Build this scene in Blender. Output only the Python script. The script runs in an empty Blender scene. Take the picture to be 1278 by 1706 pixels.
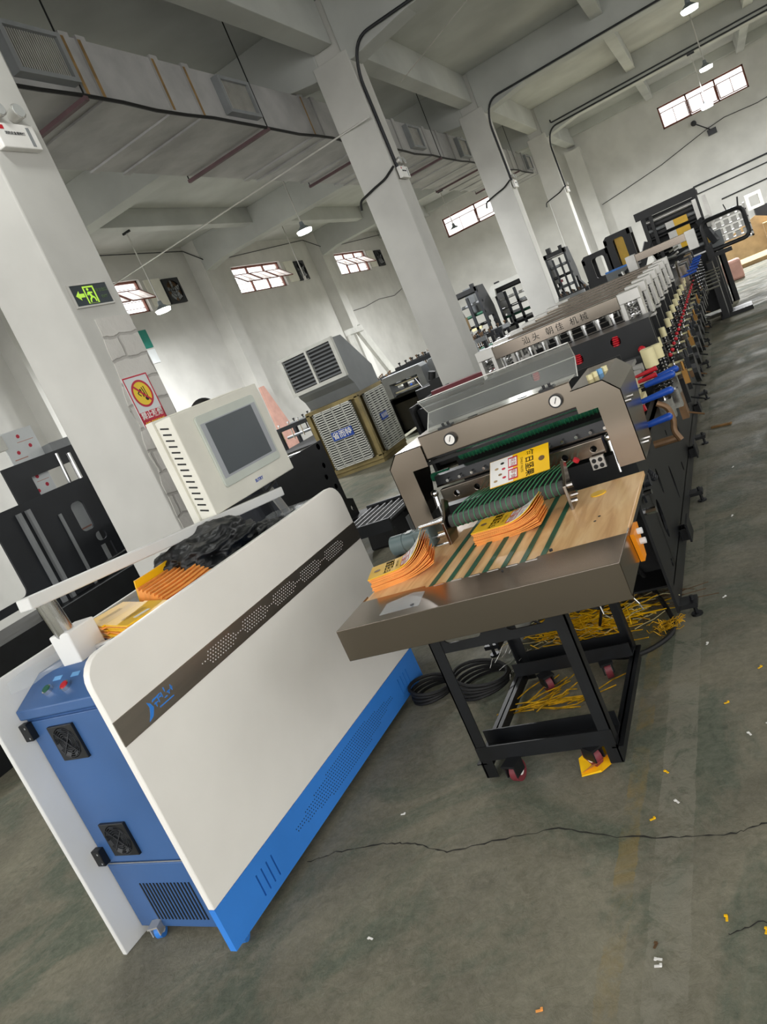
import bpy, bmesh, math, random
from mathutils import Vector, Matrix, Euler
random.seed(7)
C = bpy.context.scene
COL = C.collection
# ------------------------------------------------------------------ camera
F_PX = 1274.54; YAW = -0.503461; PITCH = 0.188982; ROLL = -0.41774
fw = Vector((math.sin(YAW)*math.cos(PITCH), math.cos(YAW)*math.cos(PITCH), -math.sin(PITCH)))
rt = fw.cross(Vector((0, 0, 1))).normalized(); up = rt.cross(fw)
rr = rt*math.cos(ROLL) + up*math.sin(ROLL); uu = up*math.cos(ROLL) - rt*math.sin(ROLL)
cam_data = bpy.data.cameras.new('camera'); cam = bpy.data.objects.new('camera', cam_data); COL.objects.link(cam)
M = Matrix(((rr.x, uu.x, -fw.x, 0), (rr.y, uu.y, -fw.y, 0), (rr.z, uu.z, -fw.z, 1.6), (0, 0, 0, 1)))
cam.matrix_world = M
cam_data.sensor_fit = 'VERTICAL'; cam_data.sensor_height = 36; cam_data.lens = F_PX/1706*36
cam_data.clip_start = 0.05; cam_data.clip_end = 200
C.camera = cam
# ------------------------------------------------------------------ world, view
w = bpy.data.worlds.new('world'); C.world = w; w.use_nodes = True
bg = w.node_tree.nodes['Background']; bg.inputs[0].default_value = (1.0, 0.99, 0.975, 1); bg.inputs[1].default_value = 1.5
C.view_settings.view_transform = 'Standard'; C.view_settings.look = 'None'
C.view_settings.gamma = 1; C.view_settings.use_curve_mapping = False
C.view_settings.exposure = 0.88
C.cycles.use_denoising = True
C.cycles.max_bounces = 8; C.cycles.diffuse_bounces = 5
C.cycles.sample_clamp_indirect = 6

# ------------------------------------------------------------------ materials
def lin(h):
    h = h.lstrip('#'); o = []
    for i in (0, 2, 4):
        c = int(h[i:i+2], 16)/255
        o.append(c/12.92 if c <= 0.04045 else ((c+0.055)/1.055)**2.4)
    return (o[0], o[1], o[2], 1)
MATS = {}
def mat(name, col, rough=0.5, metal=0.0, var=0.12, scale=6.0, bump=0.0, stretch=None, emit=None, es=1.0, alpha=None, trans=None, col2=None, spec=None):
    m = bpy.data.materials.new(name); m.use_nodes = True; nt = m.node_tree; N = nt.nodes; L = nt.links
    b = N['Principled BSDF']; b.inputs['Roughness'].default_value = rough; b.inputs['Metallic'].default_value = metal
    if spec is not None: b.inputs['Specular IOR Level'].default_value = spec
    tc = N.new('ShaderNodeTexCoord'); mp = N.new('ShaderNodeMapping')
    L.new(tc.outputs['Object'], mp.inputs[0])
    if stretch: mp.inputs['Scale'].default_value = stretch
    n = N.new('ShaderNodeTexNoise'); n.inputs['Scale'].default_value = scale; n.inputs['Detail'].default_value = 5
    L.new(mp.outputs[0], n.inputs['Vector'])
    rp = N.new('ShaderNodeValToRGB'); c = lin(col)
    lo = lin(col2) if col2 else tuple([x*(1-var*1.6) for x in c[:3]]+[1]); hi = c if col2 else tuple([min(1, x*(1+var)) for x in c[:3]]+[1])
    rp.color_ramp.elements[0].position = 0.35; rp.color_ramp.elements[1].position = 0.65
    rp.color_ramp.elements[0].color = lo; rp.color_ramp.elements[1].color = hi
    L.new(n.outputs['Fac'], rp.inputs[0]); L.new(rp.outputs[0], b.inputs['Base Color'])
    if bump:
        bp = N.new('ShaderNodeBump'); bp.inputs['Strength'].default_value = bump; bp.inputs['Distance'].default_value = 0.02
        L.new(n.outputs['Fac'], bp.inputs['Height']); L.new(bp.outputs[0], b.inputs['Normal'])
    if emit: b.inputs['Emission Color'].default_value = lin(emit); b.inputs['Emission Strength'].default_value = es
    if trans is not None: b.inputs['Transmission Weight'].default_value = trans; b.inputs['IOR'].default_value = 1.1
    if alpha is not None: b.inputs['Alpha'].default_value = alpha
    MATS[name] = m; return m

mat('wall_paint', '#cbcac5', 0.85, var=0.05, scale=1.6, bump=0.25)
mat('ceiling_paint', '#bbbdb9', 0.9, var=0.08, scale=0.9, bump=0.15)
mat('steel', '#968c81', 0.2, 1.0, var=0.02, scale=1.2, stretch=(0.6, 2.5, 2.5))
mat('steel_y', '#b5aea4', 0.36, 1.0, var=0.05, scale=3, stretch=(10, 0.5, 10))
mat('chrome', '#d8d8d8', 0.16, 1.0, var=0.04)
mat('alu', '#cfcdc8', 0.38, 0.55, var=0.06)
mat('black', '#111316', 0.42, var=0.25, scale=9)
mat('black_matt', '#0a0b0c', 0.65, var=0.2)
mat('dark_grey', '#202328', 0.5, var=0.15, scale=3)
mat('rubber', '#141414', 0.7, var=0.1)
mat('cab_white', '#f6f3ec', 0.33, var=0.03, scale=2)
mat('cab_white2', '#e2e2df', 0.4, var=0.04, scale=2)
mat('cab_blue', '#3a86e0', 0.33, var=0.05, scale=3)
mat('cab_blue_shaded', '#3d6296', 0.4, var=0.05, scale=3)  # cabinet blue with the shade on its front put into the colour
mat('beige', '#e6e4d8', 0.45, var=0.03)
mat('bezel', '#c9cfc6', 0.45, var=0.03)
mat('screen_grey', '#a9adb3', 0.35, var=0.02)
mat('screen', '#50575c', 0.3, var=0.03)
mat('green_belt', '#1f5a43', 0.55, var=0.12, scale=12)
mat('green_cord', '#3f8f62', 0.5, var=0.1)
mat('green_roll', '#2b7e5c', 0.45, var=0.15, scale=20)
mat('yellow', '#f7c31c', 0.32, var=0.05)
mat('orange', '#f7a552', 0.42, var=0.09, scale=14)
mat('orange_box', '#f0900f', 0.4, var=0.05)
mat('white', '#eceae6', 0.5, var=0.03)
mat('print_black', '#1b1a12', 0.6, var=0.0)
mat('red', '#c01f2c', 0.35, var=0.06)
mat('print_red', '#c3203a', 0.5, var=0.0)
mat('blue_handle', '#1f4fb0', 0.28, var=0.08)
mat('cream', '#e9dfae', 0.5, var=0.05)
mat('brass', '#b98b4c', 0.4, 0.7, var=0.15)
mat('copper_brown', '#7c5f42', 0.5, 0.3, var=0.25, scale=9)
mat('duct', '#a9a8a7', 0.6, 0.0, var=0.12, scale=2.2, bump=0.1)
mat('duct_tan', '#96784a', 0.6, 0.1, var=0.2, scale=8)
mat('grille', '#8f9294', 0.5, 0.1, var=0.06)
mat('strap', '#5c4448', 0.6, var=0.1)
mat('cooler_body', '#8d7d50', 0.6, var=0.2, scale=3)
mat('cooler_grey', '#84888a', 0.6, 0.2, var=0.08, scale=2)
mat('cooler_grid', '#d6d6cf', 0.5, var=0.05)
mat('sign_blue', '#1f4aa8', 0.45, var=0.05)
mat('sign_dark', '#1d2b33', 0.35, var=0.03)
mat('sign_green', '#b4e04a', 0.45, var=0.03, emit='#b4e04a', es=0.25)
mat('sign_yellow', '#f2d02c', 0.45, var=0.02)
mat('sign_green_dim', '#5f7a48', 0.5, var=0.02)
mat('board_green', '#1f8070', 0.5, var=0.04)
mat('pink', '#c79a8c', 0.7, var=0.06)
mat('card', '#ab9068', 0.8, var=0.1, scale=5)
mat('motor', '#5f6f70', 0.4, var=0.07)
mat('label', '#dfe3e4', 0.5, var=0.03)
mat('frame_brown', '#7d4a3c', 0.6, var=0.15)
mat('film', '#e6ecf0', 0.25, var=0.03, alpha=0.26)
mat('plastic_black', '#1b1d1f', 0.42, var=0.2, scale=9, bump=0.8)
mat('lamp_shade', '#8a9298', 0.4, 0.5, var=0.05)
mat('lamp_glow', '#ffffff', 0.5, var=0.0, emit='#fbfff0', es=14)
mat('scrap', '#d9a820', 0.45, var=0.3, scale=30)
mat('wood_stick', '#8f6b3c', 0.8, var=0.2)
mat('skin', '#c49a7c', 0.55, var=0.05)
mat('cloth_dark', '#20232a', 0.85, var=0.15)
mat('hair', '#0f0e0e', 0.6, var=0.2)
mat('wine', '#7a3038', 0.5, var=0.1)
mat('crack', '#2b2a26', 0.95, var=0.2)
mat('glass_bulb', '#d8dad8', 0.15, 0.4, var=0.03)
mat('sky_blue_label', '#6fa8dc', 0.5, var=0.03)

def glass_mat(name, tint, rough, mixf, translucent=False):
    m = bpy.data.materials.new(name); m.use_nodes = True; nt = m.node_tree; N = nt.nodes; L = nt.links
    out = N['Material Output']; N.remove(N['Principled BSDF'])
    t = N.new('ShaderNodeBsdfTransparent'); t.inputs[0].default_value = tint
    g = N.new('ShaderNodeBsdfPrincipled'); g.inputs['Base Color'].default_value = (0.55, 0.56, 0.54, 1); g.inputs['Roughness'].default_value = rough
    if translucent: g = N.new('ShaderNodeBsdfTranslucent'); g.inputs[0].default_value = (0.92, 0.88, 0.86, 1)
    n = N.new('ShaderNodeTexNoise'); n.inputs['Scale'].default_value = 5; n.inputs['Detail'].default_value = 3
    mr = N.new('ShaderNodeMapRange'); mr.inputs['From Min'].default_value = 0.4; mr.inputs['From Max'].default_value = 0.75
    mr.inputs['To Min'].default_value = mixf; mr.inputs['To Max'].default_value = min(1, mixf*1.9)
    tc = N.new('ShaderNodeTexCoord'); L.new(tc.outputs['Object'], n.inputs['Vector']); L.new(n.outputs['Fac'], mr.inputs['Value'])
    mx = N.new('ShaderNodeMixShader'); L.new(mr.outputs[0], mx.inputs[0]); L.new(t.outputs[0], mx.inputs[1]); L.new(g.outputs[0], mx.inputs[2])
    L.new(mx.outputs[0], out.inputs[0]); MATS[name] = m
glass_mat('acrylic', (0.9, 0.92, 0.9, 1), 0.3, 0.12)
glass_mat('window_glass', (1, 1, 1, 1), 0.4, 0.5, True)
glass_mat('roller_tube', (0.35, 0.4, 0.33, 1), 0.2, 0.12)

def floor_mat():
    m = bpy.data.materials.new('floor_concrete'); m.use_nodes = True; nt = m.node_tree; N = nt.nodes; L = nt.links
    b = N['Principled BSDF']; b.inputs['Specular IOR Level'].default_value = 0.18; tc = N.new('ShaderNodeTexCoord')
    def noise(s, d=8, dist=0.0, r=0.6):
        n = N.new('ShaderNodeTexNoise'); n.inputs['Scale'].default_value = s; n.inputs['Detail'].default_value = d
        n.inputs['Roughness'].default_value = r; n.inputs['Distortion'].default_value = dist
        L.new(tc.outputs['Object'], n.inputs['Vector']); return n.outputs['Fac']
    def ramp(v, p0, c0, p1, c1):
        r = N.new('ShaderNodeValToRGB'); r.color_ramp.elements[0].position = p0; r.color_ramp.elements[1].position = p1
        r.color_ramp.elements[0].color = c0; r.color_ramp.elements[1].color = c1; L.new(v, r.inputs[0]); return r.outputs[0]
    def mix(f, a, c):
        x = N.new('ShaderNodeMix'); x.data_type = 'RGBA'
        if isinstance(f, float): x.inputs[0].default_value = f
        else: L.new(f, x.inputs[0])
        for sock, val in ((x.inputs[6], a), (x.inputs[7], c)):
            if isinstance(val, tuple): sock.default_value = val
            else: L.new(val, sock)
        return x.outputs[2]
    def mth(op, a, c=0.0):
        x = N.new('ShaderNodeMath'); x.operation = op
        for i, v in enumerate((a, c)):
            if isinstance(v, (int, float)): x.inputs[i].default_value = v
            else: L.new(v, x.inputs[i])
        return x.outputs[0]
    K = (0, 0, 0, 1); W = (1, 1, 1, 1)
    base = ramp(noise(2.2, 10, 0.6), 0.3, lin('#656254'), 0.72, lin('#918c78'))
    green = ramp(noise(1.3, 9, 1.2, 0.7), 0.48, K, 0.60, W)
    col = mix(mth('MULTIPLY', green, 0.85), base, lin('#4d5b4c'))
    worn = ramp(noise(4.5, 12, 1.0, 0.75), 0.57, K, 0.68, W)
    col = mix(mth('MULTIPLY', worn, 0.6), col, lin('#8f8b7b'))
    fine = ramp(noise(30, 8, 0.5, 0.8), 0.35, lin('#55544a'), 0.65, lin('#9a9789'))
    col = mix(0.32, col, fine)
    sep = N.new('ShaderNodeSeparateXYZ'); L.new(tc.outputs['Object'], sep.inputs[0])
    wob = noise(6, 8, 0.5, 0.8)
    def band(x0, x1, ya, yb, e, wa):
        xx = mth('ADD', sep.outputs[0], mth('MULTIPLY', mth('SUBTRACT', wob, 0.5), wa))
        a = mth('MULTIPLY', mth('GREATER_THAN', xx, x0), mth('LESS_THAN', xx, x1))
        y = mth('MULTIPLY', mth('GREATER_THAN', sep.outputs[1], ya), mth('LESS_THAN', sep.outputs[1], yb))
        return mth('MULTIPLY', a, y)
    strip = mth('MULTIPLY', band(-0.655, -0.547, -5, 30, 0, 0.03), ramp(noise(7, 8, 1.5, 0.75), 0.40, K, 0.5, W))
    col = mix(mth('MULTIPLY', strip, 0.6), col, lin('#8d8a7c'))
    yel = mth('MULTIPLY', band(-0.765, -0.705, -5, 30, 0, 0.05), ramp(noise(3.5, 8, 1.0, 0.7), 0.42, K, 0.6, W))
    col = mix(mth('MULTIPLY', yel, 0.55), col, lin('#8f7b48'))
    L.new(col, b.inputs['Base Color'])
    dots = ramp(noise(60, 6, 0.3, 0.9), 0.60, K, 0.68, W); col = mix(mth('MULTIPLY', dots, 0.35), col, lin('#a5a294'))
    dark = ramp(noise(3.3, 10, 2.0, 0.8), 0.30, W, 0.42, K); col = mix(mth('MULTIPLY', dark, 0.5), col, lin('#3c3d36'))
    L.new(col, b.inputs['Base Color'])
    rr_ = ramp(noise(3.0, 8, 0.8), 0.35, (0.5, 0.5, 0.5, 1), 0.7, (0.85, 0.85, 0.85, 1)); L.new(rr_, b.inputs['Roughness'])
    bp = N.new('ShaderNodeBump'); bp.inputs['Strength'].default_value = 0.5; bp.inputs['Distance'].default_value = 0.012
    L.new(noise(22, 10, 0.8, 0.75), bp.inputs['Height']); L.new(bp.outputs[0], b.inputs['Normal'])
    MATS['floor'] = m
floor_mat()

def wood_mat():
    m = bpy.data.materials.new('table_wood'); m.use_nodes = True; nt = m.node_tree; N = nt.nodes; L = nt.links
    b = N['Principled BSDF']; b.inputs['Roughness'].default_value = 0.35
    tc = N.new('ShaderNodeTexCoord'); mp = N.new('ShaderNodeMapping'); mp.inputs['Scale'].default_value = (9, 1.1, 9)
    L.new(tc.outputs['Object'], mp.inputs[0])
    n = N.new('ShaderNodeTexNoise'); n.inputs['Scale'].default_value = 2.2; n.inputs['Detail'].default_value = 4; n.inputs['Distortion'].default_value = 1.2
    L.new(mp.outputs[0], n.inputs['Vector'])
    r = N.new('ShaderNodeValToRGB'); E = r.color_ramp.elements
    E[0].position = 0.3; E[0].color = lin('#d0a06c'); E[1].position = 0.7; E[1].color = lin('#f4d09c')
    e = E.new(0.5); e.color = lin('#e6bb84')
    L.new(n.outputs['Fac'], r.inputs[0]); L.new(r.outputs[0], b.inputs['Base Color']); MATS['wood'] = m
wood_mat()

def column_mat():
    # painted plaster, with bare painted blockwork low on one face of the nearest column
    m = bpy.data.materials.new('column_blockwork'); m.use_nodes = True; nt = m.node_tree; N = nt.nodes; L = nt.links
    b = N['Principled BSDF']; b.inputs['Roughness'].default_value = 0.85
    tc = N.new('ShaderNodeTexCoord'); sep = N.new('ShaderNodeSeparateXYZ'); L.new(tc.outputs['Object'], sep.inputs[0])
    cb = N.new('ShaderNodeCombineXYZ'); L.new(sep.outputs[1], cb.inputs[0]); L.new(sep.outputs[2], cb.inputs[1])
    br = N.new('ShaderNodeTexBrick'); br.inputs['Scale'].default_value = 1.0; br.inputs['Brick Width'].default_value = 0.4
    br.inputs['Row Height'].default_value = 0.15; br.inputs['Mortar Size'].default_value = 0.012; br.inputs['Mortar Smooth'].default_value = 0.6
    br.inputs['Color1'].default_value = lin('#d3d0cb'); br.inputs['Color2'].default_value = lin('#cbc8c3'); br.inputs['Mortar'].default_value = lin('#b2afaa')
    nz = N.new('ShaderNodeTexNoise'); nz.inputs['Scale'].default_value = 9; nz.inputs['Detail'].default_value = 8; L.new(tc.outputs['Object'], nz.inputs['Vector'])
    ad = N.new('ShaderNodeVectorMath'); ad.operation = 'MULTIPLY_ADD'; ad.inputs[1].default_value = (0.05, 0.05, 0.05)
    L.new(nz.outputs['Color'], ad.inputs[0]); L.new(cb.outputs[0], ad.inputs[2]); L.new(ad.outputs[0], br.inputs['Vector'])
    L.new(br.outputs['Color'], b.inputs['Base Color'])
    bp = N.new('ShaderNodeBump'); bp.inputs['Strength'].default_value = 0.6; bp.inputs['Distance'].default_value = 0.02
    ms = N.new('ShaderNodeMath'); ms.operation = 'SUBTRACT'; L.new(nz.outputs['Fac'], ms.inputs[0]); L.new(br.outputs['Fac'], ms.inputs[1])
    L.new(ms.outputs[0], bp.inputs['Height']); L.new(bp.outputs[0], b.inputs['Normal']); MATS['blockwork'] = m
column_mat()

# ------------------------------------------------------------------ mesh helpers
class MB:
    def __init__(s, T=None): s.v = []; s.f = []; s.T = T
    def add(s, vs, fs):
        o = len(s.v)
        for p in vs:
            p = Vector(p); s.v.append(tuple(s.T @ p) if s.T else tuple(p))
        s.f += [tuple(i+o for i in f) for f in fs]; return s
    def box(s, x0, x1, y0, y1, z0, z1):
        vs = [(x, y, z) for x in (x0, x1) for y in (y0, y1) for z in (z0, z1)]
        return s.add(vs, [(0, 1, 3, 2), (4, 6, 7, 5), (0, 4, 5, 1), (2, 3, 7, 6), (0, 2, 6, 4), (1, 5, 7, 3)])
    def cbox(s, c, size, R=None):
        h = [d/2 for d in size]; vs = []
        for sx in (-1, 1):
            for sy in (-1, 1):
                for sz in (-1, 1):
                    q = Vector((sx*h[0], sy*h[1], sz*h[2]))
                    if R: q = R @ q
                    vs.append(Vector(c)+q)
        return s.add(vs, [(0, 1, 3, 2), (4, 6, 7, 5), (0, 4, 5, 1), (2, 3, 7, 6), (0, 2, 6, 4), (1, 5, 7, 3)])
    def beam(s, p0, p1, w_, h_, upv=(0, 0, 1)):
        p0 = Vector(p0); p1 = Vector(p1); d = (p1-p0).normalized(); u = Vector(upv)
        r = d.cross(u)
        if r.length < 1e-4: r = d.cross(Vector((0, 1, 0)))
        r.normalize(); u = r.cross(d); vs = []
        for p in (p0, p1):
            for a, b_ in ((-1, -1), (1, -1), (1, 1), (-1, 1)): vs.append(p + r*a*w_/2 + u*b_*h_/2)
        return s.add(vs, [(0, 1, 2, 3), (7, 6, 5, 4), (0, 4, 5, 1), (1, 5, 6, 2), (2, 6, 7, 3), (3, 7, 4, 0)])
    def cyl(s, p0, p1, r0, n=16, r1=None, cap=True):
        r1 = r0 if r1 is None else r1
        p0 = Vector(p0); p1 = Vector(p1); d = (p1-p0).normalized(); a = d.orthogonal().normalized(); b_ = d.cross(a); vs = []
        for p, r in ((p0, r0), (p1, r1)):
            for i in range(n):
                t = 2*math.pi*i/n; vs.append(p + (a*math.cos(t)+b_*math.sin(t))*r)
        fs = [(i, (i+1) % n, n+(i+1) % n, n+i) for i in range(n)]
        if cap: fs += [tuple(range(n-1, -1, -1)), tuple(range(n, 2*n))]
        return s.add(vs, fs)
    def tube(s, pts, r, n=8, closed=False):
        pts = [Vector(p) for p in pts]; m = len(pts); vs = []; prev = None
        for i, p in enumerate(pts):
            if closed: d = pts[(i+1) % m]-pts[i-1]
            else: d = pts[min(i+1, m-1)]-pts[max(i-1, 0)]
            d.normalize()
            a = d.orthogonal().normalized() if prev is None else (prev - d*prev.dot(d)).normalized()
            prev = a; b_ = d.cross(a)
            for k in range(n):
                t = 2*math.pi*k/n; vs.append(p+(a*math.cos(t)+b_*math.sin(t))*r)
        fs = []
        for i in range(m if closed else m-1):
            j = (i+1) % m
            for k in range(n): fs.append((i*n+k, i*n+(k+1) % n, j*n+(k+1) % n, j*n+k))
        if not closed: fs += [tuple(range(n-1, -1, -1)), tuple(range((m-1)*n, m*n))]
        return s.add(vs, fs)
    def ring(s, c, axis, R, r, n=28, k=8):
        axis = Vector(axis).normalized(); a = axis.orthogonal().normalized(); b_ = axis.cross(a); c = Vector(c)
        return s.tube([c+(a*math.cos(2*math.pi*i/n)+b_*math.sin(2*math.pi*i/n))*R for i in range(n)], r, k, True)
    def sphere(s, c, r, n=14, m=8, sc=(1, 1, 1)):
        vs = []; c = Vector(c)
        for j in range(m+1):
            ph = math.pi*j/m
            for i in range(n):
                t = 2*math.pi*i/n; vs.append(c+Vector((math.sin(ph)*math.cos(t)*r*sc[0], math.sin(ph)*math.sin(t)*r*sc[1], math.cos(ph)*r*sc[2])))
        return s.add(vs, [(j*n+i, (j+1)*n+i, (j+1)*n+(i+1) % n, j*n+(i+1) % n) for j in range(m) for i in range(n)])
    def prism(s, poly, axis, d0, d1):
        """poly of 2-D points; axis 'X': points are (y,z); 'Y': (x,z); 'Z': (x,y)"""
        def q(p, d): return {'X': (d, p[0], p[1]), 'Y': (p[0], d, p[1]), 'Z': (p[0], p[1], d)}[axis]
        n = len(poly); vs = [q(p, d0) for p in poly]+[q(p, d1) for p in poly]
        return s.add(vs, [tuple(range(n-1, -1, -1)), tuple(range(n, 2*n))]+[(i, (i+1) % n, n+(i+1) % n, n+i) for i in range(n)])
    def holed(s, outer, holes, axis, d0, d1):
        """plate with holes, via triangulation"""
        bm = bmesh.new(); loops = [outer]+holes
        def q(p, d): return {'X': (d, p[0], p[1]), 'Y': (p[0], d, p[1]), 'Z': (p[0], p[1], d)}[axis]
        ed = []
        for lp in loops:
            vs = [bm.verts.new(q(p, d0)) for p in lp]
            ed += [bm.edges.new((vs[i], vs[(i+1) % len(vs)])) for i in range(len(vs))]
        bmesh.ops.triangle_fill(bm, use_beauty=True, use_dissolve=False, edges=ed)
        bm.verts.index_update(); V0 = [tuple(v.co) for v in bm.verts]; F0 = [tuple(v.index for v in f.verts) for f in bm.faces]; bm.free()
        k = {'X': 0, 'Y': 1, 'Z': 2}[axis]; V1 = []
        for v in V0:
            v = list(v); v[k] = d1; V1.append(tuple(v))
        n = len(V0); fs = list(F0)+[tuple(i+n for i in reversed(f)) for f in F0]; o = 0
        for lp in loops:
            m_ = len(lp); fs += [(o+i, o+(i+1) % m_, n+o+(i+1) % m_, n+o+i) for i in range(m_)]; o += m_
        return s.add(V0+V1, fs)
    def spring(s, p0, p1, R, r, turns, n=8, k=5):
        p0 = Vector(p0); p1 = Vector(p1); d = p1-p0; L_ = d.length; d.normalize(); a = d.orthogonal().normalized(); b_ = d.cross(a)
        st = int(turns*n); return s.tube([p0+d*L_*i/st+(a*math.cos(2*math.pi*i/n)+b_*math.sin(2*math.pi*i/n))*R for i in range(st+1)], r, k)

def rrect(x0, x1, z0, z1, r, n=5, corners=(1, 1, 1, 1)):
    P_ = []
    for (cx, cz, a0, on) in ((x1-r, z1-r, 0, corners[0]), (x0+r, z1-r, 90, corners[1]), (x0+r, z0+r, 180, corners[2]), (x1-r, z0+r, 270, corners[3])):
        if on:
            for i in range(n+1):
                t = math.radians(a0+90*i/n); P_.append((cx+r*math.cos(t), cz+r*math.sin(t)))
        else:
            t = math.radians(a0+45); P_.append((cx+r*(1 if math.cos(t) > 0 else -1), cz+r*(1 if math.sin(t) > 0 else -1)))
    return P_
def circ(x, z, r, n=12): return [(x+r*math.cos(2*math.pi*i/n), z+r*math.sin(2*math.pi*i/n)) for i in range(n)]

def tag(o, label=None, cat=None, group=None, kind=None):
    if label: o['label'] = label
    if cat: o['category'] = cat
    if group: o['group'] = group
    if kind: o['kind'] = kind
    return o
def setpar(o, parent):
    if parent is not None:
        o.parent = parent
        if parent.parent is None and parent.type == 'EMPTY': o.matrix_parent_inverse = parent.matrix_basis.inverted()
        elif parent.parent is None and parent.type == 'MESH': o.matrix_parent_inverse = parent.matrix_basis.inverted()
        else: o.matrix_parent_inverse = Matrix.Identity(4)
SPLIT = {'screws': 'screw', 'bolts': 'bolt', 'side_bolts': 'side_bolt', 'side_screws': 'side_screw', 'bearing_bolts': 'bearing_bolt', 'cross_rods': 'cross_rod', 'track_rail': 'track_rail', 'track_leg': 'track_leg', 'tower_top': 'tower_top', 'hanger_rod': 'hanger_rod', 'tie_bars': 'tie_bar', 'pegs': 'peg', 'side_rods': 'side_rod', 'channel_rib': 'channel_rib', 'switch_knobs': 'switch_knob', 'top_rollers': 'top_roller', 'end_plates': 'end_plate', 'press_roller': 'press_roller', 'riser': 'riser', 'front_upright': 'front_upright', 'arm': 'arm', 'fittings': 'fitting', 'red_knob': 'red_knob', 'adjusting_screws': 'adjusting_screw', 'studs': 'stud', 'red_lines': 'red_line', 'bench_legs': 'bench_leg', 'eyes': 'eye', 'light_cover': 'light_cover', 'tower_upright': 'tower_upright', 'plate_stiffener': 'plate_stiffener', 'tie_shaft': 'tie_shaft', 'air_fittings': 'air_fitting', 'linkage': 'linkage', 'inner_bar': 'inner_bar', 'copper_block': 'copper_lever', 'lower_bracket': 'lower_bracket', 'cover_hinge': 'cover_hinge', 'deck_hardware': 'deck_block', 'under_beam_tube': 'under_beam_tube', 'side_bracket': 'side_bracket', 'cross_rail': 'cross_rail'}
def comps(mb):
    par = list(range(len(mb.v)))
    def fd(i):
        while par[i] != i: par[i] = par[par[i]]; i = par[i]
        return i
    for f in mb.f:
        for k in f[1:]:
            a, b_ = fd(f[0]), fd(k)
            if a != b_: par[a] = b_
    g = {}
    for i in range(len(mb.v)): g.setdefault(fd(i), []).append(i)
    L_ = [[min(mb.v[i][k] for i in g_) for k in range(3)]+[max(mb.v[i][k] for i in g_) for k in range(3)]+[set(g_)] for g_ in g.values()]
    ch = True
    while ch:
        ch = False
        for i in range(len(L_)):
            for j in range(i+1, len(L_)):
                A, B = L_[i], L_[j]
                if all(A[k] <= B[k+3]+1e-3 and B[k] <= A[k+3]+1e-3 for k in range(3)):
                    L_[i] = [min(A[k], B[k]) for k in range(3)]+[max(A[k+3], B[k+3]) for k in range(3)]+[A[6] | B[6]]; del L_[j]; ch = True; break
            if ch: break
    out = []
    for c in L_:
        ids = sorted(c[6]); mp = {o: n for n, o in enumerate(ids)}; m2 = MB(); m2.v = [mb.v[i] for i in ids]; m2.f = [tuple(mp[i] for i in f) for f in mb.f if f[0] in c[6]]; out.append(m2)
    return out
def P(name, mb, m, parent=None, **kw):
    if name in SPLIT and parent is not None:
        o = None
        for c in comps(mb): o = P1(SPLIT[name], c, m, parent, **kw)
        return o
    return P1(name, mb, m, parent, **kw)
def P1(name, mb, m, parent=None, smooth=False, bevel=0.0, label=None, cat=None, group=None, kind=None):
    me = bpy.data.meshes.new(name); me.from_pydata([tuple(v) for v in mb.v], [], mb.f); me.update()
    bm = bmesh.new(); bm.from_mesh(me); bmesh.ops.recalc_face_normals(bm, faces=bm.faces); bm.to_mesh(me); bm.free()
    o = bpy.data.objects.new(name, me); COL.objects.link(o)
    me.materials.append(MATS[m])
    if smooth:
        for p in me.polygons: p.use_smooth = True
        try: me.set_sharp_from_angle(angle=math.radians(38))
        except Exception: pass
    if bevel:
        b = o.modifiers.new('bevel', 'BEVEL'); b.width = bevel; b.segments = 2; b.limit_method = 'ANGLE'; b.angle_limit = math.radians(40)
    setpar(o, parent)
    return tag(o, label, cat, group, kind)
def thing(name, label, cat, loc=(0, 0, 0), group=None):
    o = bpy.data.objects.new(name, None); o.location = loc; COL.objects.link(o); o.empty_display_size = 0.1
    return tag(o, label, cat, group)
def copy_tree(o, dloc=None, parent=None, label=None, rotz=None):
    c = o.copy(); COL.objects.link(c)
    if parent is not None: c.parent = parent
    if dloc is not None: c.location = Vector(o.location)+Vector(dloc)
    if rotz is not None: c.rotation_euler.z = o.rotation_euler.z+rotz
    if label: c['label'] = label
    for ch in [k for k in o.children]: copy_tree(ch, parent=c)
    return c
def text(body, name, m, parent, mtx, size=0.1, ext=0.0008, align='CENTER', fn=None, spacing=1.0, bold=0.0, **kw):
    cu = bpy.data.curves.new(name, 'FONT'); cu.body = body; cu.size = size; cu.extrude = ext; cu.align_x = align; cu.align_y = 'CENTER'
    cu.space_character = spacing; cu.offset = bold; cu.resolution_u = 3
    t = bpy.data.objects.new(name, cu); COL.objects.link(t)
    bpy.context.view_layer.update(); dg = bpy.context.evaluated_depsgraph_get()
    me = bpy.data.meshes.new_from_object(t.evaluated_get(dg)); bpy.data.objects.remove(t); bpy.data.curves.remove(cu)
    if fn:
        for v in me.vertices: v.co = fn(v.co)
    else: me.transform(mtx)
    me.name = name; me.materials.clear(); me.materials.append(MATS[m])
    o = bpy.data.objects.new(name, me); COL.objects.link(o); setpar(o, parent)
    return tag(o, **kw)
def frame(o, xd, yd):
    """matrix whose local x runs along xd, y along yd"""
    xd = Vector(xd).normalized(); yd = Vector(yd).normalized(); zd = xd.cross(yd)
    return Matrix(((xd.x, yd.x, zd.x, o[0]), (xd.y, yd.y, zd.y, o[1]), (xd.z, yd.z, zd.z, o[2]), (0, 0, 0, 1)))

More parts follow.
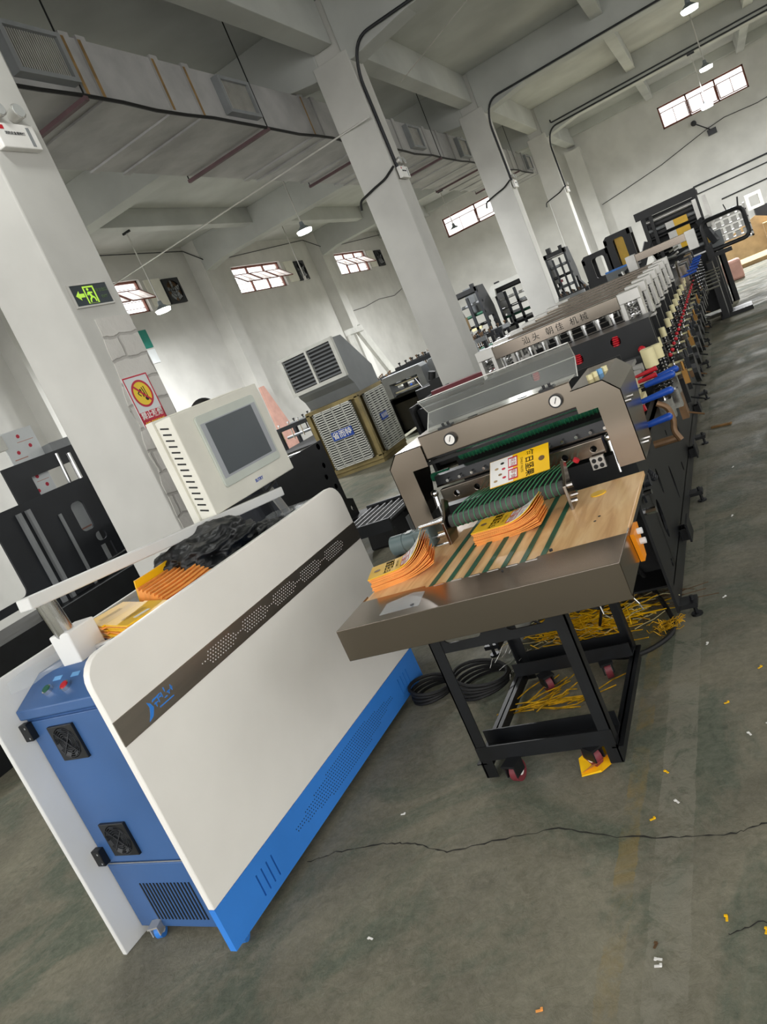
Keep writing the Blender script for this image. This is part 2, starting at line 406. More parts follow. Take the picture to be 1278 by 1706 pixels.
# ================================================================== SETTING
XW, YW, ZC = -11.6, 30.2, 6.0
COLX0, COLX1 = -3.98, -3.45
ROWS = [-2.93, 3.705, 10.34, 16.97, 23.6]
P('floor', MB().box(XW-0.3, 12, -9, YW+0.3, -0.1, 0), 'floor', kind='structure')
P('ceiling', MB().box(XW-0.3, 12, -3.0, YW+0.3, ZC, ZC+0.15), 'ceiling_paint', kind='structure')
def wall_strips(mb, axis, at0, at1, a0, a1, z0, z1, holes):
    hs = sorted(holes); cur = a0
    def bx(u0, u1, w0, w1):
        if u1-u0 < 1e-4 or w1-w0 < 1e-4: return
        if axis == 'X': mb.box(at0, at1, u0, u1, w0, w1)
        else: mb.box(u0, u1, at0, at1, w0, w1)
    for (u0, u1, w0, w1) in hs:
        bx(cur, u0, z0, z1); bx(u0, u1, z0, w0); bx(u0, u1, w1, z1); cur = u1
    bx(cur, a1, z0, z1)
WL = [(12.15, 14.87), (18.74, 21.42), (25.29, 27.98)]
FANS = [(15.6, 16.2), (22.22, 22.78), (28.68, 29.42)]
hl = [(a, b, 4.58, 5.35) for a, b in WL]
mb = MB(); wall_strips(mb, 'X', XW-0.2, XW, -3.0, YW, 0, ZC, hl); P('wall_left', mb, 'wall_paint', kind='structure')
WB = [(-9.07, -6.38), (-0.8, 1.92)]
mb = MB(); wall_strips(mb, 'Y', YW, YW+0.2, XW, 12, 0, ZC, [(a, b, 4.56, 5.30) for a, b in WB]); P('wall_back', mb, 'wall_paint', kind='structure')
mb = MB(); wall_strips(mb, 'X', 11.8, 12, -3.0, YW, 0, ZC, [(-2.3, 3.6, 0, 5.1), (4.3, 10.2, 3.0, 5.1), (10.9, 16.8, 3.6, 5.1), (17.5, 23.5, 3.6, 5.1), (24.2, 29.6, 2.0, 5.1)]); P('wall_right', mb, 'wall_paint', kind='structure')
mb = MB()
for y in ROWS: mb.box(XW, XW+0.4, y, y+0.5, 0, ZC)
P('trim_1', mb, 'wall_paint', kind='structure', label='white plaster pilasters along the window wall')
P('trim_2', MB().box(-3.98, -3.45, YW-0.45, YW, 0, 5.3), 'wall_paint', kind='structure', label='white pilaster on the far wall')
# beams
for i, y in enumerate(ROWS):
    mb = MB()
    for (xa, xb) in ((XW, COLX0+0.08), (COLX1-0.08, 3.66), (4.04, 11.8)):
        h = 0.14; q = 1.0
        mb.prism([(xa, ZC), (xa, 5.3-h), (xa+0.12, 5.3-h), (xa+q, 5.3), (xb-q, 5.3), (xb-0.12, 5.3-h), (xb, 5.3-h), (xb, ZC)], 'Y', y+0.02, y+0.40)
    P('ceiling_beam', mb, 'ceiling_paint', kind='structure', bevel=0.01, label='deep concrete beam crossing the hall')
ys = [-3.0]+[y for r in ROWS for y in (r+0.02, r+0.40)]+[YW]
for k, (xa, xb, z) in enumerate([(-3.88, -3.6, 5.44), (3.7, 3.98, 5.44), (-6.72, -6.48, 5.63), (-9.65, -9.41, 5.63), (-1.04, -0.80, 5.63), (1.83, 2.07, 5.63), (6.4, 6.64, 5.63), (9.2, 9.44, 5.63)]):
    mb = MB()
    for a, b in zip(ys[::2], ys[1::2]): mb.box(xa, xb, a, b, z, ZC)
    P('ceiling_beam', mb, 'ceiling_paint', kind='structure', bevel=0.008, label='shallow concrete beam running down the hall')
mb = MB().box(XW, 12, YW-0.3, YW, 5.72, ZC); P('ceiling_beam', mb, 'ceiling_paint', kind='structure')
# columns
def column(x0, x1, y, lab):
    c = P('concrete_column', MB().box(x0, x1, y, y+0.47, 0, 5.3).box(x0+0.06, x1-0.06, y+0.05, y+0.4, 5.3, ZC), 'wall_paint', kind='structure', bevel=0.012, label=lab)
    return c
labs = ['white column behind the camera', 'nearest white column with exit and no smoking signs', 'second white column behind the machine cover', 'third white column', 'farthest white column near the far wall']
cols = [column(COLX0, COLX1, y, l) for y, l in zip(ROWS, labs)]
for y in ROWS: column(3.58, 4.12, y, 'white column at the right of the hall')
# bare blockwork strip low on the nearest column's aisle face
prof = [(4.175, 0.0), (4.175, 2.55)]
zz = 2.5; random.seed(3)
edge = []
for i in range(26):
    z = 2.5-i*0.1; edge.append((3.86-0.012*i+random.uniform(-0.02, 0.02) if i < 12 else 3.72+random.uniform(-0.008, 0.014), max(z, 0)))
P('bare_blockwork', MB().prism([(4.17, 0), (4.17, 2.5)]+edge, 'X', COLX1-0.002, COLX1+0.006), 'blockwork', cols[1], label='rough painted blockwork where the plaster has come off')

def window(n, axis, at, a0, a1, z0, z1, bays, inward, label, openb):
    """frame + opened sashes; axis 'X' wall plane x=at running in y"""
    o = thing('window_%d' % n, label, 'window', (at, (a0+a1)/2, z0) if axis == 'X' else ((a0+a1)/2, at, z0)); o['kind'] = 'structure'; del o['category']
    def pt(u, d, z): return (at+d*inward, u, z) if axis == 'X' else (u, at+d*inward, z)
    mb = MB(); t = 0.05
    def bar(p, q, w_=0.05, h_=0.05): mb.beam(p, q, w_, h_)
    for z in (z0+t/2, z1-t/2): bar(pt(a0, -0.1, z), pt(a1, -0.1, z))
    for i in range(bays+1):
        u = a0+(a1-a0)*i/bays; u = min(max(u, a0+t/2), a1-t/2); bar(pt(u, -0.1, z0), pt(u, -0.1, z1))
    P('window_frame', mb, 'frame_brown', o)
    mb = MB()
    for j in range(1, 5):
        z = z0+(z1-z0)*j/5; mb.cyl(pt(a0, -0.16, z), pt(a1, -0.16, z), 0.008, 6)
    P('window_bars', mb, 'frame_brown', o)
    bw = (a1-a0)/bays
    for i in range(bays):
        u0 = a0+bw*i+0.04; u1 = a0+bw*(i+1)-0.04; tilt = openb[i]
        zt = z0+(z1-z0)*0.72; L_ = zt-z0-0.05
        d = L_*math.sin(tilt); dz = L_*math.cos(tilt)
        A = pt(u0, -0.08, zt); B = pt(u1, -0.08, zt); C_ = pt(u1, -0.08+d, zt-dz); D = pt(u0, -0.08+d, zt-dz)
        mb = MB()
        for p, q in ((A, B), (B, C_), (C_, D), (D, A)): mb.beam(p, q, 0.025, 0.025)
        m0 = [(A[k]+B[k])/2 for k in range(3)]; m1 = [(C_[k]+D[k])/2 for k in range(3)]; mb.beam(m0, m1, 0.015, 0.015)
        s = P('sash', mb, 'frame_brown', o)
        nrm = (Vector(B)-Vector(A)).cross(Vector(D)-Vector(A)).normalized()*0.003
        g = MB(); g.add([Vector(p)+nrm for p in (A, B, C_, D)]+[Vector(p)-nrm for p in (A, B, C_, D)], [(0, 1, 2, 3), (7, 6, 5, 4), (0, 4, 5, 1), (1, 5, 6, 2), (2, 6, 7, 3), (3, 7, 4, 0)])
        P('pane', g, 'window_glass', s)
for i, (a, b) in enumerate(WL): window(i+1, 'X', XW, a, b, 4.58, 5.35, 3, 1, 'small high window with tilted sashes, %s along the left wall' % ['nearest', 'middle', 'farthest'][i], [0.85, 0.85, 0.85])
window(4, 'Y', YW, -9.07, -6.38, 4.56, 5.30, 2, -1, 'brown framed window high in the far wall, left of the third column', [0.05, 0.5])
window(5, 'Y', YW, -0.8, 1.92, 4.56, 5.30, 3, -1, 'brown framed three bay window high in the far wall at right', [0.02, 0.25, 0.25])
# floor crack (broken line of dark filler) and dark joints
def ribbon(pts, w_, z, seed):
    random.seed(seed); V = []; Fs = []
    P2 = []
    for a, b in zip(pts[:-1], pts[1:]):
        for k in range(8):
            t = k/8; P2.append((a[0]+(b[0]-a[0])*t+random.uniform(-.004, .004), a[1]+(b[1]-a[1])*t+random.uniform(-.005, .005)))
    P2.append(pts[-1])
    for p in P2:
        ww = w_*random.uniform(0.3, 1.3); V += [(p[0], p[1]-ww/2, z), (p[0], p[1]+ww/2, z)]
    for i in range(len(P2)-1): Fs.append((2*i, 2*i+2, 2*i+3, 2*i+1))
    mb = MB(); mb.add(V, Fs); return mb
P('floor_crack', ribbon([(-1.95, 1.90), (-1.84, 1.943), (-1.64, 1.971), (-1.506, 1.955), (-1.355, 1.902), (-1.176, 1.941), (-0.973, 1.976), (-0.77, 1.915), (-0.608, 1.899), (-0.443, 1.894), (-0.351, 1.927), (-0.1, 1.99), (0.4, 1.95)], 0.006, 0.0012, 1), 'crack', bpy.data.objects['floor'])
P('floor_crack', ribbon([(-0.46, 1.55), (-0.38, 1.59), (-0.3, 1.58), (-0.15, 1.64), (0.2, 1.66)], 0.004, 0.0012, 2), 'crack', bpy.data.objects['floor'])

# ================================================================== CEILING SERVICES
DX0, DX1, DZ0, DZ1, DY0, DY1 = -5.64, -4.38, 4.66, 5.2, 2.0, 26.0
duct = thing('air_duct', 'long rectangular grey sheet metal air duct hung under the ceiling beams', 'air duct', ((DX0+DX1)/2, 14, DZ0))
P('duct_body', MB().box(DX0, DX1, DY0, DY1, DZ0, DZ1), 'duct', duct)
y = 2.6; fl = [4.7, 6.13, 6.34, 7.37, 7.9, 10.55, 10.9, 12.3, 13.6, 14.0, 15.6, 16.4, 17.2, 18.3, 19.2, 20.5, 21.4, 22.6, 23.4, 24.3, 25.2, 25.9]
for i, yy in enumerate(fl):
    e = 0.022; mb = MB()
    mb.box(DX0-e, DX1+e, yy-0.06, yy+0.06, DZ0-e, DZ0).box(DX0-e, DX1+e, yy-0.06, yy+0.06, DZ1, DZ1+e).box(DX1, DX1+e, yy-0.06, yy+0.06, DZ0, DZ1).box(DX0-e, DX0, yy-0.025, yy+0.025, DZ0, DZ1)
    P('duct_flange', mb, 'duct', duct)
    if 1 <= i <= 5: P('tan_sealant', MB().box(DX1+e, DX1+e+0.002, yy-0.06, yy-0.02, DZ0, DZ1-.02), 'duct_tan', duct, label='tan sealant stripe')
def vent(y0, y1):
    v = P('duct_vent', MB().holed([(y0, DZ0+0.06), (y1, DZ0+0.06), (y1, DZ1-0.06), (y0, DZ1-0.06)], [[(y0+.05, DZ0+.1), (y0+.05, DZ1-.1), (y1-.05, DZ1-.1), (y1-.05, DZ0+.1)]], 'X', DX1, DX1+0.09), 'grille', duct, label='protruding grey vent grille')
    mb = MB(); n = 22
    for i in range(n):
        yy = y0+0.05+(y1-y0-0.1)*(i+0.5)/n; mb.box(DX1+0.045, DX1+0.06, yy-0.006, yy+0.006, DZ0+0.1, DZ1-0.1)
    P('louvres', mb, 'alu', v)
    P('vent_recess', MB().box(DX1+0.001, DX1+0.01, y0+.05, y1-.05, DZ0+.1, DZ1-.1), 'dark_grey', v)
for y0 in (5.3, 8.36, 11.6, 14.44, 17.6, 20.8, 24.4): vent(y0, y0+0.68)
for yy in (6.0, 9.15, 12.6, 16.0, 19.4, 23.0):
    mb = MB().box(DX0-0.05, DX1+0.05, yy-0.025, yy+0.025, DZ0-0.07, DZ0-0.03)
    P('hanger_bar', mb, 'strap', duct, label='dull red steel angle under the duct')
    P('hanger_rod', MB().cyl((DX1+0.04, yy, DZ0-0.07), (DX1+0.04, yy, ZC), 0.008, 6).cyl((DX0-0.04, yy, DZ0-0.07), (DX0-0.04, yy, ZC), 0.008, 6), 'black', duct)
pts = [(DX1+0.03+0.01*math.sin(i*2.1), 3+i*0.5, DZ0-0.03+0.012*math.sin(i*1.3)) for i in range(45)]
P('cable', MB().tube(pts, 0.018, 6), 'rubber', label='thick black cable along the lower edge of the air duct', cat='cable')

def smooth_path(pts, r=0.12, n=5):
    out = [Vector(pts[0])]
    for a, b, c in zip(pts[:-2], pts[1:-1], pts[2:]):
        a, b, c = Vector(a), Vector(b), Vector(c); d0 = (a-b); d1 = (c-b); rr0 = min(r, d0.length/2, d1.length/2)
        p0 = b+d0.normalized()*rr0; p1 = b+d1.normalized()*rr0
        for i in range(n+1):
            t = i/n; out.append(p0*(1-t)**2+b*2*t*(1-t)+p1*t*t)
    out.append(Vector(pts[-1])); return out
cn = ['second', 'third', 'fourth']
for i, y in enumerate(ROWS[2:5]):
    pts = [(3.4, y-0.02, 5.33), (-3.2, y-0.02, 5.33), (-3.43, y-0.02+0.1*0, 5.1), (-3.43, y+0.06, 4.75), (-3.43, y+0.06, 3.85)]
    pts = [(3.4, y-0.02, 5.33), (-3.25, y-0.02, 5.33), (-3.425, y+0.05, 5.0), (-3.425, y+0.1, 3.72)]
    P('conduit', MB().tube(smooth_path(pts, 0.3), 0.022, 8), 'dark_grey', smooth=True, label='grey electrical conduit along the beam and down the %s column' % cn[i], cat='conduit')
    P('cable', MB().tube(smooth_path([(-3.43, y-0.02, 3.75), (-3.6, y-0.025, 3.66), (-3.8, y-0.03, 3.62), (-4.05, y-0.03, 3.56), (-4.08, y-0.03, 3.45)], 0.05), 0.016, 6), 'rubber', label='short black cable bending across the front of the %s column' % cn[i], cat='cable')
P('conduit', MB().tube(smooth_path([(4, 23.5, 5.42), (-3.2, 23.5, 5.42), (-3.2, 23.5, 5.5)], .1), 0.02, 6), 'dark_grey', label='thin upper conduit above the fourth column beam', cat='conduit')

def emergency_light(x, y, z, rot, lab, big=True):
    """wall face at x, body centre y,z, facing +x (rot=0) or -y (rot=90)"""
    o = thing('emergency_light', lab, 'emergency light', (x, y, z), group='twin head emergency lights on the columns')
    T = Matrix.Translation((x, y, z)) @ Matrix.Rotation(math.radians(-90 if rot else 0), 4, 'Z')
    P('body', MB(T).box(0, 0.05, -0.15, 0.15, -0.075, 0.075), 'white', o, bevel=0.006)
    P('status_strip', MB(T).box(0.05, 0.052, 0.08, 0.105, -0.06, 0.055), 'grille', o, label='grey indicator strip')
    P('badge', MB(T).box(0.05, 0.052, -0.12, -0.09, 0.035, 0.06), 'red', o, label='small red badge')
    mt = T @ frame((0.051, -0.02, 0.012), (0, 1, 0), (0, 0, 1))
    text('消防应急照明灯', 'lettering', 'dark_grey', o, mt, 0.022)
    for s in (-1, 1):
        l = P('lamp_head', MB(T).cyl((0.0, s*0.075, 0.14), (0.07, s*0.075, 0.15), 0.035, 16, 0.05), 'alu', o, smooth=True)
        P('lens', MB(T).cyl((0.066, s*0.075, 0.15), (0.075, s*0.075, 0.151), 0.042, 16), 'glass_bulb', l)
    return o
emergency_light(COLX1, 3.92, 3.64, 0, 'white twin head emergency light on the nearest column, above the exit sign')
emergency_light(-3.43, ROWS[2]+0.2, 3.66, 0, 'white twin head emergency light at the corner of the second column')
emergency_light(-3.43, ROWS[3]+0.2, 3.66, 0, 'white twin head emergency light on the third column')
emergency_light(-3.43, ROWS[4]+0.2, 3.66, 0, 'small twin head emergency light on the farthest column')

def lamp(x, y, ztop, zb, lab, on=True, e=150):
    o = thing('pendant_lamp', lab, 'lamp', (x, y, zb), group='pendant lamps hung on rods')
    P('rod', MB().cyl((x, y, zb+0.16), (x, y, ztop), 0.014, 8), 'alu', o)
    P('bracket', MB().box(x-0.09, x+0.09, y-0.02, y+0.02, ztop-0.04, ztop), 'dark_grey', o)
    if on:
        P('lamp_shade', MB().cyl((x, y, zb+0.03), (x, y, zb+0.12), 0.16, 20, 0.05).cyl((x, y, zb+0.12), (x, y, zb+0.2), 0.05, 16, 0.035), 'lamp_shade', o, smooth=True)
        P('bulb', MB().cyl((x, y, zb-0.02), (x, y, zb+0.03), 0.14, 20, 0.155), 'lamp_glow', o, label='glowing lamp disc')
        ld = bpy.data.lights.new('lamp_light', 'AREA'); ld.shape = 'DISK'; ld.size = 0.4; ld.energy = e; ld.color = (0.98, 0.99, 1.0)
        lo = bpy.data.objects.new('lamp_light', ld); lo.location = (x, y, zb-0.03); COL.objects.link(lo); setpar(lo, o); lo.location = (x, y, zb-0.03)
    else:
        P('lamp_socket', MB().cyl((x, y, zb+0.06), (x, y, zb+0.16), 0.04, 12).box(x-.1, x+.1, y-.012, y+.012, zb+0.04, zb+0.06), 'alu', o, label='empty metal lamp socket')
lamp(-6.83, 14.08, 5.63, 4.30, 'lit pendant lamp left of the second column, hanging clear of the duct', e=210)
lamp(-9.6, 12.6, 5.63, 4.03, 'lit pendant lamp in front of the nearest left window, right of the exit sign', e=130)
lamp(-10.3, 20.05, 6.0, 4.25, 'unlit pendant rod with an empty socket beside the middle fan', False)
lamp(-6.9, 23.95, 5.3, 4.08, 'lit pendant lamp in front of the far window between two columns', e=330)
lamp(0.55, 16.9, 5.3, 4.9, 'bright pendant lamp at the very top of the picture', e=50)
lamp(0.69, 22.4, 6.0, 4.62, 'bright pendant lamp just above the right far window', e=270)
lamp(0.49, 23.6, 5.3, 3.93, 'bright pendant lamp overlapping the lower edge of the right far window', e=230)
for k, (x, y) in enumerate([(0.6, 9.5), (-2.9, 3.0), (-7.2, 6.5), (7.0, 6), (7.0, 14), (7, 22), (6, -1)]):  # extra pendant lamps outside the view, added to brighten the hall
    lamp(x, y, 6.0, 4.7, 'pendant lamp added for light %s' % ['over the machine line, above the picture', 'over the control cabinet, above the picture', 'beyond the nearest column', 'in the right bay near', 'in the right bay middle', 'in the right bay far', 'behind the camera'][k], e=[8, 8, 85, 30, 60, 220, 30][k])
# service wires
P('wire', MB().cyl((-3.45, 10.2, 4.4), (-10.9, 12.0, 4.75), 0.012, 6), 'alu', label='pale taut pipe running from the second column to the window wall', cat='pipe')
P('wire', MB().tube([(1.0, 9.4, 5.5), (-1.6, 10.6, 5.15), (-3.3, 11.6, 4.95)], 0.008, 6), 'alu', label='thin pale wire under the ceiling right of the second column', cat='wire')
P('wire', MB().tube([(-11.2, 10.5, 5.88), (-11.55, 16.9, 5.88), (-11.15, 16.95, 5.5), (-11.15, 17.5, 5.28), (-11.55, 18.0, 5.55), (-11.55, 23.4, 5.9), (-11.15, 23.6, 5.5), (-11.15, 24.1, 5.28), (-11.55, 24.7, 5.55), (-11.55, 30, 5.85)], 0.012, 6), 'dark_grey', label='dark pipe along the top of the window wall', cat='pipe')
wall_cables = [
    ([(-3.4, 30.13, 3.2), (-2.6, 30.13, 3.32), (-1.2, 30.13, 3.55), (0.4, 30.13, 3.95), (1.0, 30.13, 4.05), (2.0, 30.13, 4.0), (4.5, 30.13, 4.25)], 0.012, 'sagging dark cable drawn across the far wall under the window'),
    ([(-0.5, 30.15, 2.42), (5, 30.15, 2.45)], 0.028, 'upper dark conduit low on the far wall at right'),
    ([(-0.5, 30.15, 2.16), (5, 30.15, 2.2)], 0.018, 'middle thin conduit low on the far wall at right'),
    ([(0.2, 30.15, 1.68), (5, 30.15, 1.75)], 0.02, 'lowest conduit on the far wall at right')]
for pts, r, l in wall_cables: P('wall_cable', MB().tube(pts, r, 6), 'dark_grey', label=l, cat='cable')
o = thing('junction_box', 'dark junction box with hanging wires on the far wall under the window', 'junction box', (0.55, 30.1, 3.85))
P('box', MB().box(0.4, 0.68, 30.05, 30.2, 3.72, 3.9), 'dark_grey', o); P('stem', MB().cyl((0.5, 30.12, 3.9), (0.15, 30.1, 4.25), 0.02, 6).sphere((0.1, 30.1, 4.3), 0.09), 'dark_grey', o)
P('wall_cable', MB().tube([(-11.57, 24.8, 3.3), (-11.57, 26, 3.32), (-11.57, 27.4, 3.45), (-11.57, 29, 3.42), (-11.57, 30, 3.6)], 0.01, 5), 'dark_grey', label='thin sagging wire on the window wall under the farthest window', cat='cable')
P('wall_cable', MB().tube([(-11.57, 9.7, 5.3), (-11.55, 10.3, 4.7), (-11.53, 10.5, 4.2), (-11.55, 10.65, 3.8), (-11.5, 10.8, 3.4), (-11.55, 10.6, 3.5)], 0.014, 5), 'rubber', label='tangled black cable high on the window wall at the left edge', cat='cable')
P('wall_box', MB().box(-11.6, -11.48, 10.55, 10.8, 3.6, 3.85), 'dark_grey', label='small black box at the end of the tangled wall cable', cat='box')

# exhaust fans
for i, (a, b) in enumerate(FANS):
    o = thing('exhaust_fan', 'square black exhaust fan set in the wall beside the %s left window' % ['nearest', 'middle', 'farthest'][i], 'fan', (XW, (a+b)/2, 4.95), group='exhaust fans beside the windows')
    c = ((a+b)/2, 4.95); hf = 0.31
    P('fan_housing', MB().holed([(c[0]-hf, c[1]-hf), (c[0]+hf, c[1]-hf), (c[0]+hf, c[1]+hf), (c[0]-hf, c[1]+hf)], [circ(c[0], c[1], 0.27, 24)], 'X', XW+0.001, XW+0.06), 'dark_grey', o)
    P('fan_back', MB().box(XW+0.001, XW+0.01, c[0]-.28, c[0]+.28, c[1]-.28, c[1]+.28), 'copper_brown' if i == 0 else 'dark_grey', o)
    for k in range(5):
        t = 2*math.pi*k/5; R = Matrix.Rotation(t, 3, 'X')
        P('blade', MB().cbox(Vector((XW+0.03, c[0], c[1]))+R @ Vector((0, 0, 0.14)), (0.015, 0.13, 0.22), R @ Matrix.Rotation(0.4, 3, 'Z')), 'grille', o)
    P('guard', MB().ring((XW+0.065, c[0], c[1]), (1, 0, 0), 0.26, 0.006).ring((XW+0.065, c[0], c[1]), (1, 0, 0), 0.17, 0.005).ring((XW+0.065, c[0], c[1]), (1, 0, 0), 0.09, 0.005).cyl((XW+.065, c[0]-.27, c[1]), (XW+.065, c[0]+.27, c[1]), .006, 5).cyl((XW+.065, c[0], c[1]-.27), (XW+.065, c[0], c[1]+.27), .006, 5), 'black', o)
    P('beige_panel', MB().box(XW+0.001, XW+0.03, a-0.62, a-0.04, 4.66, 5.3), 'beige', label='beige board filling the gap between the %s left window and its fan' % ['nearest', 'middle', 'farthest'][i], cat='panel')
o = thing('wall_clock', 'round white wall clock with a black rim on the window wall', 'clock', (XW, 17.33, 3.05))
P('rim', MB().ring((XW+0.03, 17.33, 3.05), (1, 0, 0), 0.16, 0.018), 'black', o)
P('dial', MB().cyl((XW+0.001, 17.33, 3.05), (XW+0.025, 17.33, 3.05), 0.155, 24), 'white', o)
P('hand', MB().beam((XW+0.03, 17.33, 3.05), (XW+0.03, 17.41, 3.09), 0.012, 0.01), 'black', o); P('hand', MB().beam((XW+0.03, 17.33, 3.05), (XW+0.03, 17.30, 3.16), 0.01, 0.01), 'black', o)
P('notice_board', MB().box(XW+0.001, XW+0.03, 13.4, 14.28, 3.78, 4.2), 'board_green', label='green notice board on the window wall, right of the nearest column', cat='notice board')
P('notice_board', MB().box(XW+0.001, XW+0.03, 13.4, 14.28, 3.42, 3.74), 'label', label='white notice board directly under the green one', cat='notice board')
o = thing('exit_sign', 'dark green emergency exit sign with running figure on the nearest column', 'sign', (COLX1, 3.91, 2.71))
sc = 3.45/3.3
ey0, ey1, ez0, ez1 = 3.76, 4.08, 2.59, 2.73
T = Matrix.Translation((COLX1, 3.92, 2.655))
P('sign_frame', MB(T).holed([(-.17, -.075), (.17, -.075), (.17, .075), (-.17, .075)], [[(-.16, -.065), (-.16, .065), (.16, .065), (.16, -.065)]], 'X', 0.001, 0.016), 'alu', o)
P('sign_plate', MB(T).box(0.001, 0.011, -.16, .16, -.065, .065), 'sign_dark', o)
P('arrow', MB(T).prism([(-.135, 0), (-.10, .03), (-.10, .012), (-.062, .012), (-.062, -.012), (-.10, -.012), (-.10, -.03)], 'X', 0.0112, 0.0125), 'sign_green', o)
P('doorway', MB(T).holed([(-.055, -.055), (.04, -.055), (.04, .055), (-.055, .055)], [[(-.045, -.055+.001), (-.045, .045), (.028, .045), (.028, -.054)]], 'X', 0.0112, 0.0125), 'sign_green', o)
rf = MB(T)
for p, q, r in (((-.02, .015), (-.005, -.012), .009), ((-.02, .015), (.012, .012), .005), ((-.02, .018), (-.035, -.002), .005), ((-.005, -.012), (-.025, -.03), .006), ((-.025, -.03), (-.03, -.048), .005), ((-.005, -.012), (.015, -.022), .006), ((.015, -.022), (.018, -.045), .005)):
    rf.beam((0.012, *p), (0.012, *q), r*2, 0.0015, (1, 0, 0))
rf.cyl((0.0113, -.018, .034), (0.0128, -.018, .034), .009, 12)
P('running_figure', rf, 'sign_green', o)
text('安全出口', 'lettering', 'sign_green_dim', o, T @ frame((0.0118, .10, .022), (0, 1, 0), (0, 0, 1)), 0.026, 0.0005)
text('EXIT', 'lettering', 'sign_green_dim', o, T @ frame((0.0118, .105, -.022), (0, 1, 0), (0, 0, 1)), 0.026, 0.0005)
o = thing('no_smoking_sign', 'white no smoking sign with red border low on the nearest column', 'sign', (COLX1, 3.94, 1.95))
T = Matrix.Translation((COLX1+0.006, 3.935, 1.935))
P('sign_plate', MB(T).box(0.0, 0.006, -.118, .118, -.168, .168), 'label', o)
P('border', MB(T).holed([(-.118, -.168), (.118, -.168), (.118, .168), (-.118, .168)], [[(-.109, -.16), (-.109, .159), (.109, .159), (.109, -.16)]], 'X', 0.006, 0.007), 'print_red', o)
P('red_band', MB(T).box(0.006, 0.007, -.112, .112, -.165, -.07), 'print_red', o)
P('yellow_disc', MB(T).cyl((0.006, 0, .045), (0.007, 0, .045), .082, 32), 'sign_yellow', o)
P('ban_ring', MB(T).holed(circ(0, .045, .092, 36), [circ(0, .045, .078, 36)], 'X', 0.007, 0.0085).beam((0.0082, -.056, .101), (0.0082, .056, -.011), .013, .0015, (1, 0, 0)), 'print_red', o)
mb = MB(T).beam((.0075, .01, .085), (.0075, .022, .02), .008, .001, (1, 0, 0)).beam((.0075, -.04, .05), (.0075, -.005, .075), .008, .001, (1, 0, 0)).beam((.0075, -.005, .075), (.0075, .0, .02), .008, .001, (1, 0, 0)).beam((.0075, -.04, .05), (.0075, -.02, .03), .007, .001, (1, 0, 0)).beam((.0075, .03, .09), (.0075, .036, .02), .006, .001, (1, 0, 0)).cyl((.007, .022, .008), (.0082, .022, .008), .015, 12)
P('cigarette_picture', mb, 'print_black', o)
text('禁止吸烟', 'lettering', 'white', o, T @ frame((0.0075, 0, -.098), (0, 1, 0), (0, 0, 1)), 0.052, 0.0005, bold=0.001)
text('NO SMOKING', 'lettering', 'sign_yellow', o, T @ frame((0.0075, 0, -.148), (0, 1, 0), (0, 0, 1)), 0.03, 0.0005, bold=0.0006)

# ================================================================== CONTROL CABINET
# local frame: x = away from the aisle (w), y = along the cabinet (s)
ca = math.atan2(0.062, 1.675)
CT = Matrix.Translation((-1.967, 1.467, 0)) @ Matrix.Rotation(-ca, 4, 'Z') @ Matrix.Scale(-1, 4, (1, 0, 0))
cab = thing('control_cabinet', 'white and blue control cabinet on casters with a raised touch screen', 'control cabinet', (-2.2, 2.3, 0))
LC = 1.675
def cm(): return MB(CT)
# near panel (w 0..0.03)
out = rrect(0.0, LC, 0.205, 1.125, 0.085, 6, (1, 1, 0, 0))
panel = P('side_panel', cm().prism(out, 'X', 0.0, 0.028), 'cab_white', cab, bevel=0.004, smooth=True)
kick_h = []
for (s0, zb) in ((0.20, 0.07), (1.45, 0.07)):
    for k in range(4):
        s = s0+k*0.032; kick_h.append([(s, zb), (s, zb+0.085), (s+0.007, zb+0.085), (s+0.007, zb)])
kick = P('kick_panel', cm().holed([(0, .04), (LC, .04), (LC, .205), (0, .205)], kick_h, 'X', 0.0, 0.028), 'cab_blue', cab, label='bright blue kick panel with slots and perforations')
P('slot_backing', cm().box(0.022, 0.027, 0.15, 1.62, 0.05, 0.2), 'black_matt', kick)
mb = cm()
for i in range(62):
    for j in range(8):
        env = 0.045*math.sin(math.pi*min(1, max(0, (i+0.5)/62)))+0.008
        z = 0.122+(j-3.5)*0.0125
        if abs(z-0.122) < env: mb.cyl((-0.0006, 0.46+i*0.0145+(j % 2)*0.007, z), (0.0008, 0.46+i*0.0145+(j % 2)*0.007, z), 0.0026, 6)
P('perforations', mb, 'black_matt', kick)
strip = P('steel_strip', cm().box(-0.0035, 0.001, 0.002, LC-0.002, 0.828, 0.915), 'steel_y', cab, label='brushed steel strip')
mb = cm()
for i in range(70):
    for j in range(5):
        if abs(j-2) > 2.6*abs(math.sin(i*math.pi/14))+0.4: continue
        mb.cyl((-0.0042, 0.42+i*0.0158+(j % 2)*0.008, 0.8715+(j-2)*0.0105), (-0.0034, 0.42+i*0.0158+(j % 2)*0.008, 0.8715+(j-2)*0.0105), 0.0026, 6)
P('perforations', mb, 'white', strip)
P('logo', cm().prism([(0.118, 0.838), (0.142, 0.846), (0.158, 0.868), (0.152, 0.886), (0.140, 0.896), (0.143, 0.876), (0.133, 0.856)], 'X', -0.0045, -0.0034).prism([(0.16, 0.884), (0.2, 0.888), (0.205, 0.893), (0.165, 0.891)], 'X', -0.0045, -0.0034), 'cab_blue', strip, label='blue sail shaped logo')
mb = cm()
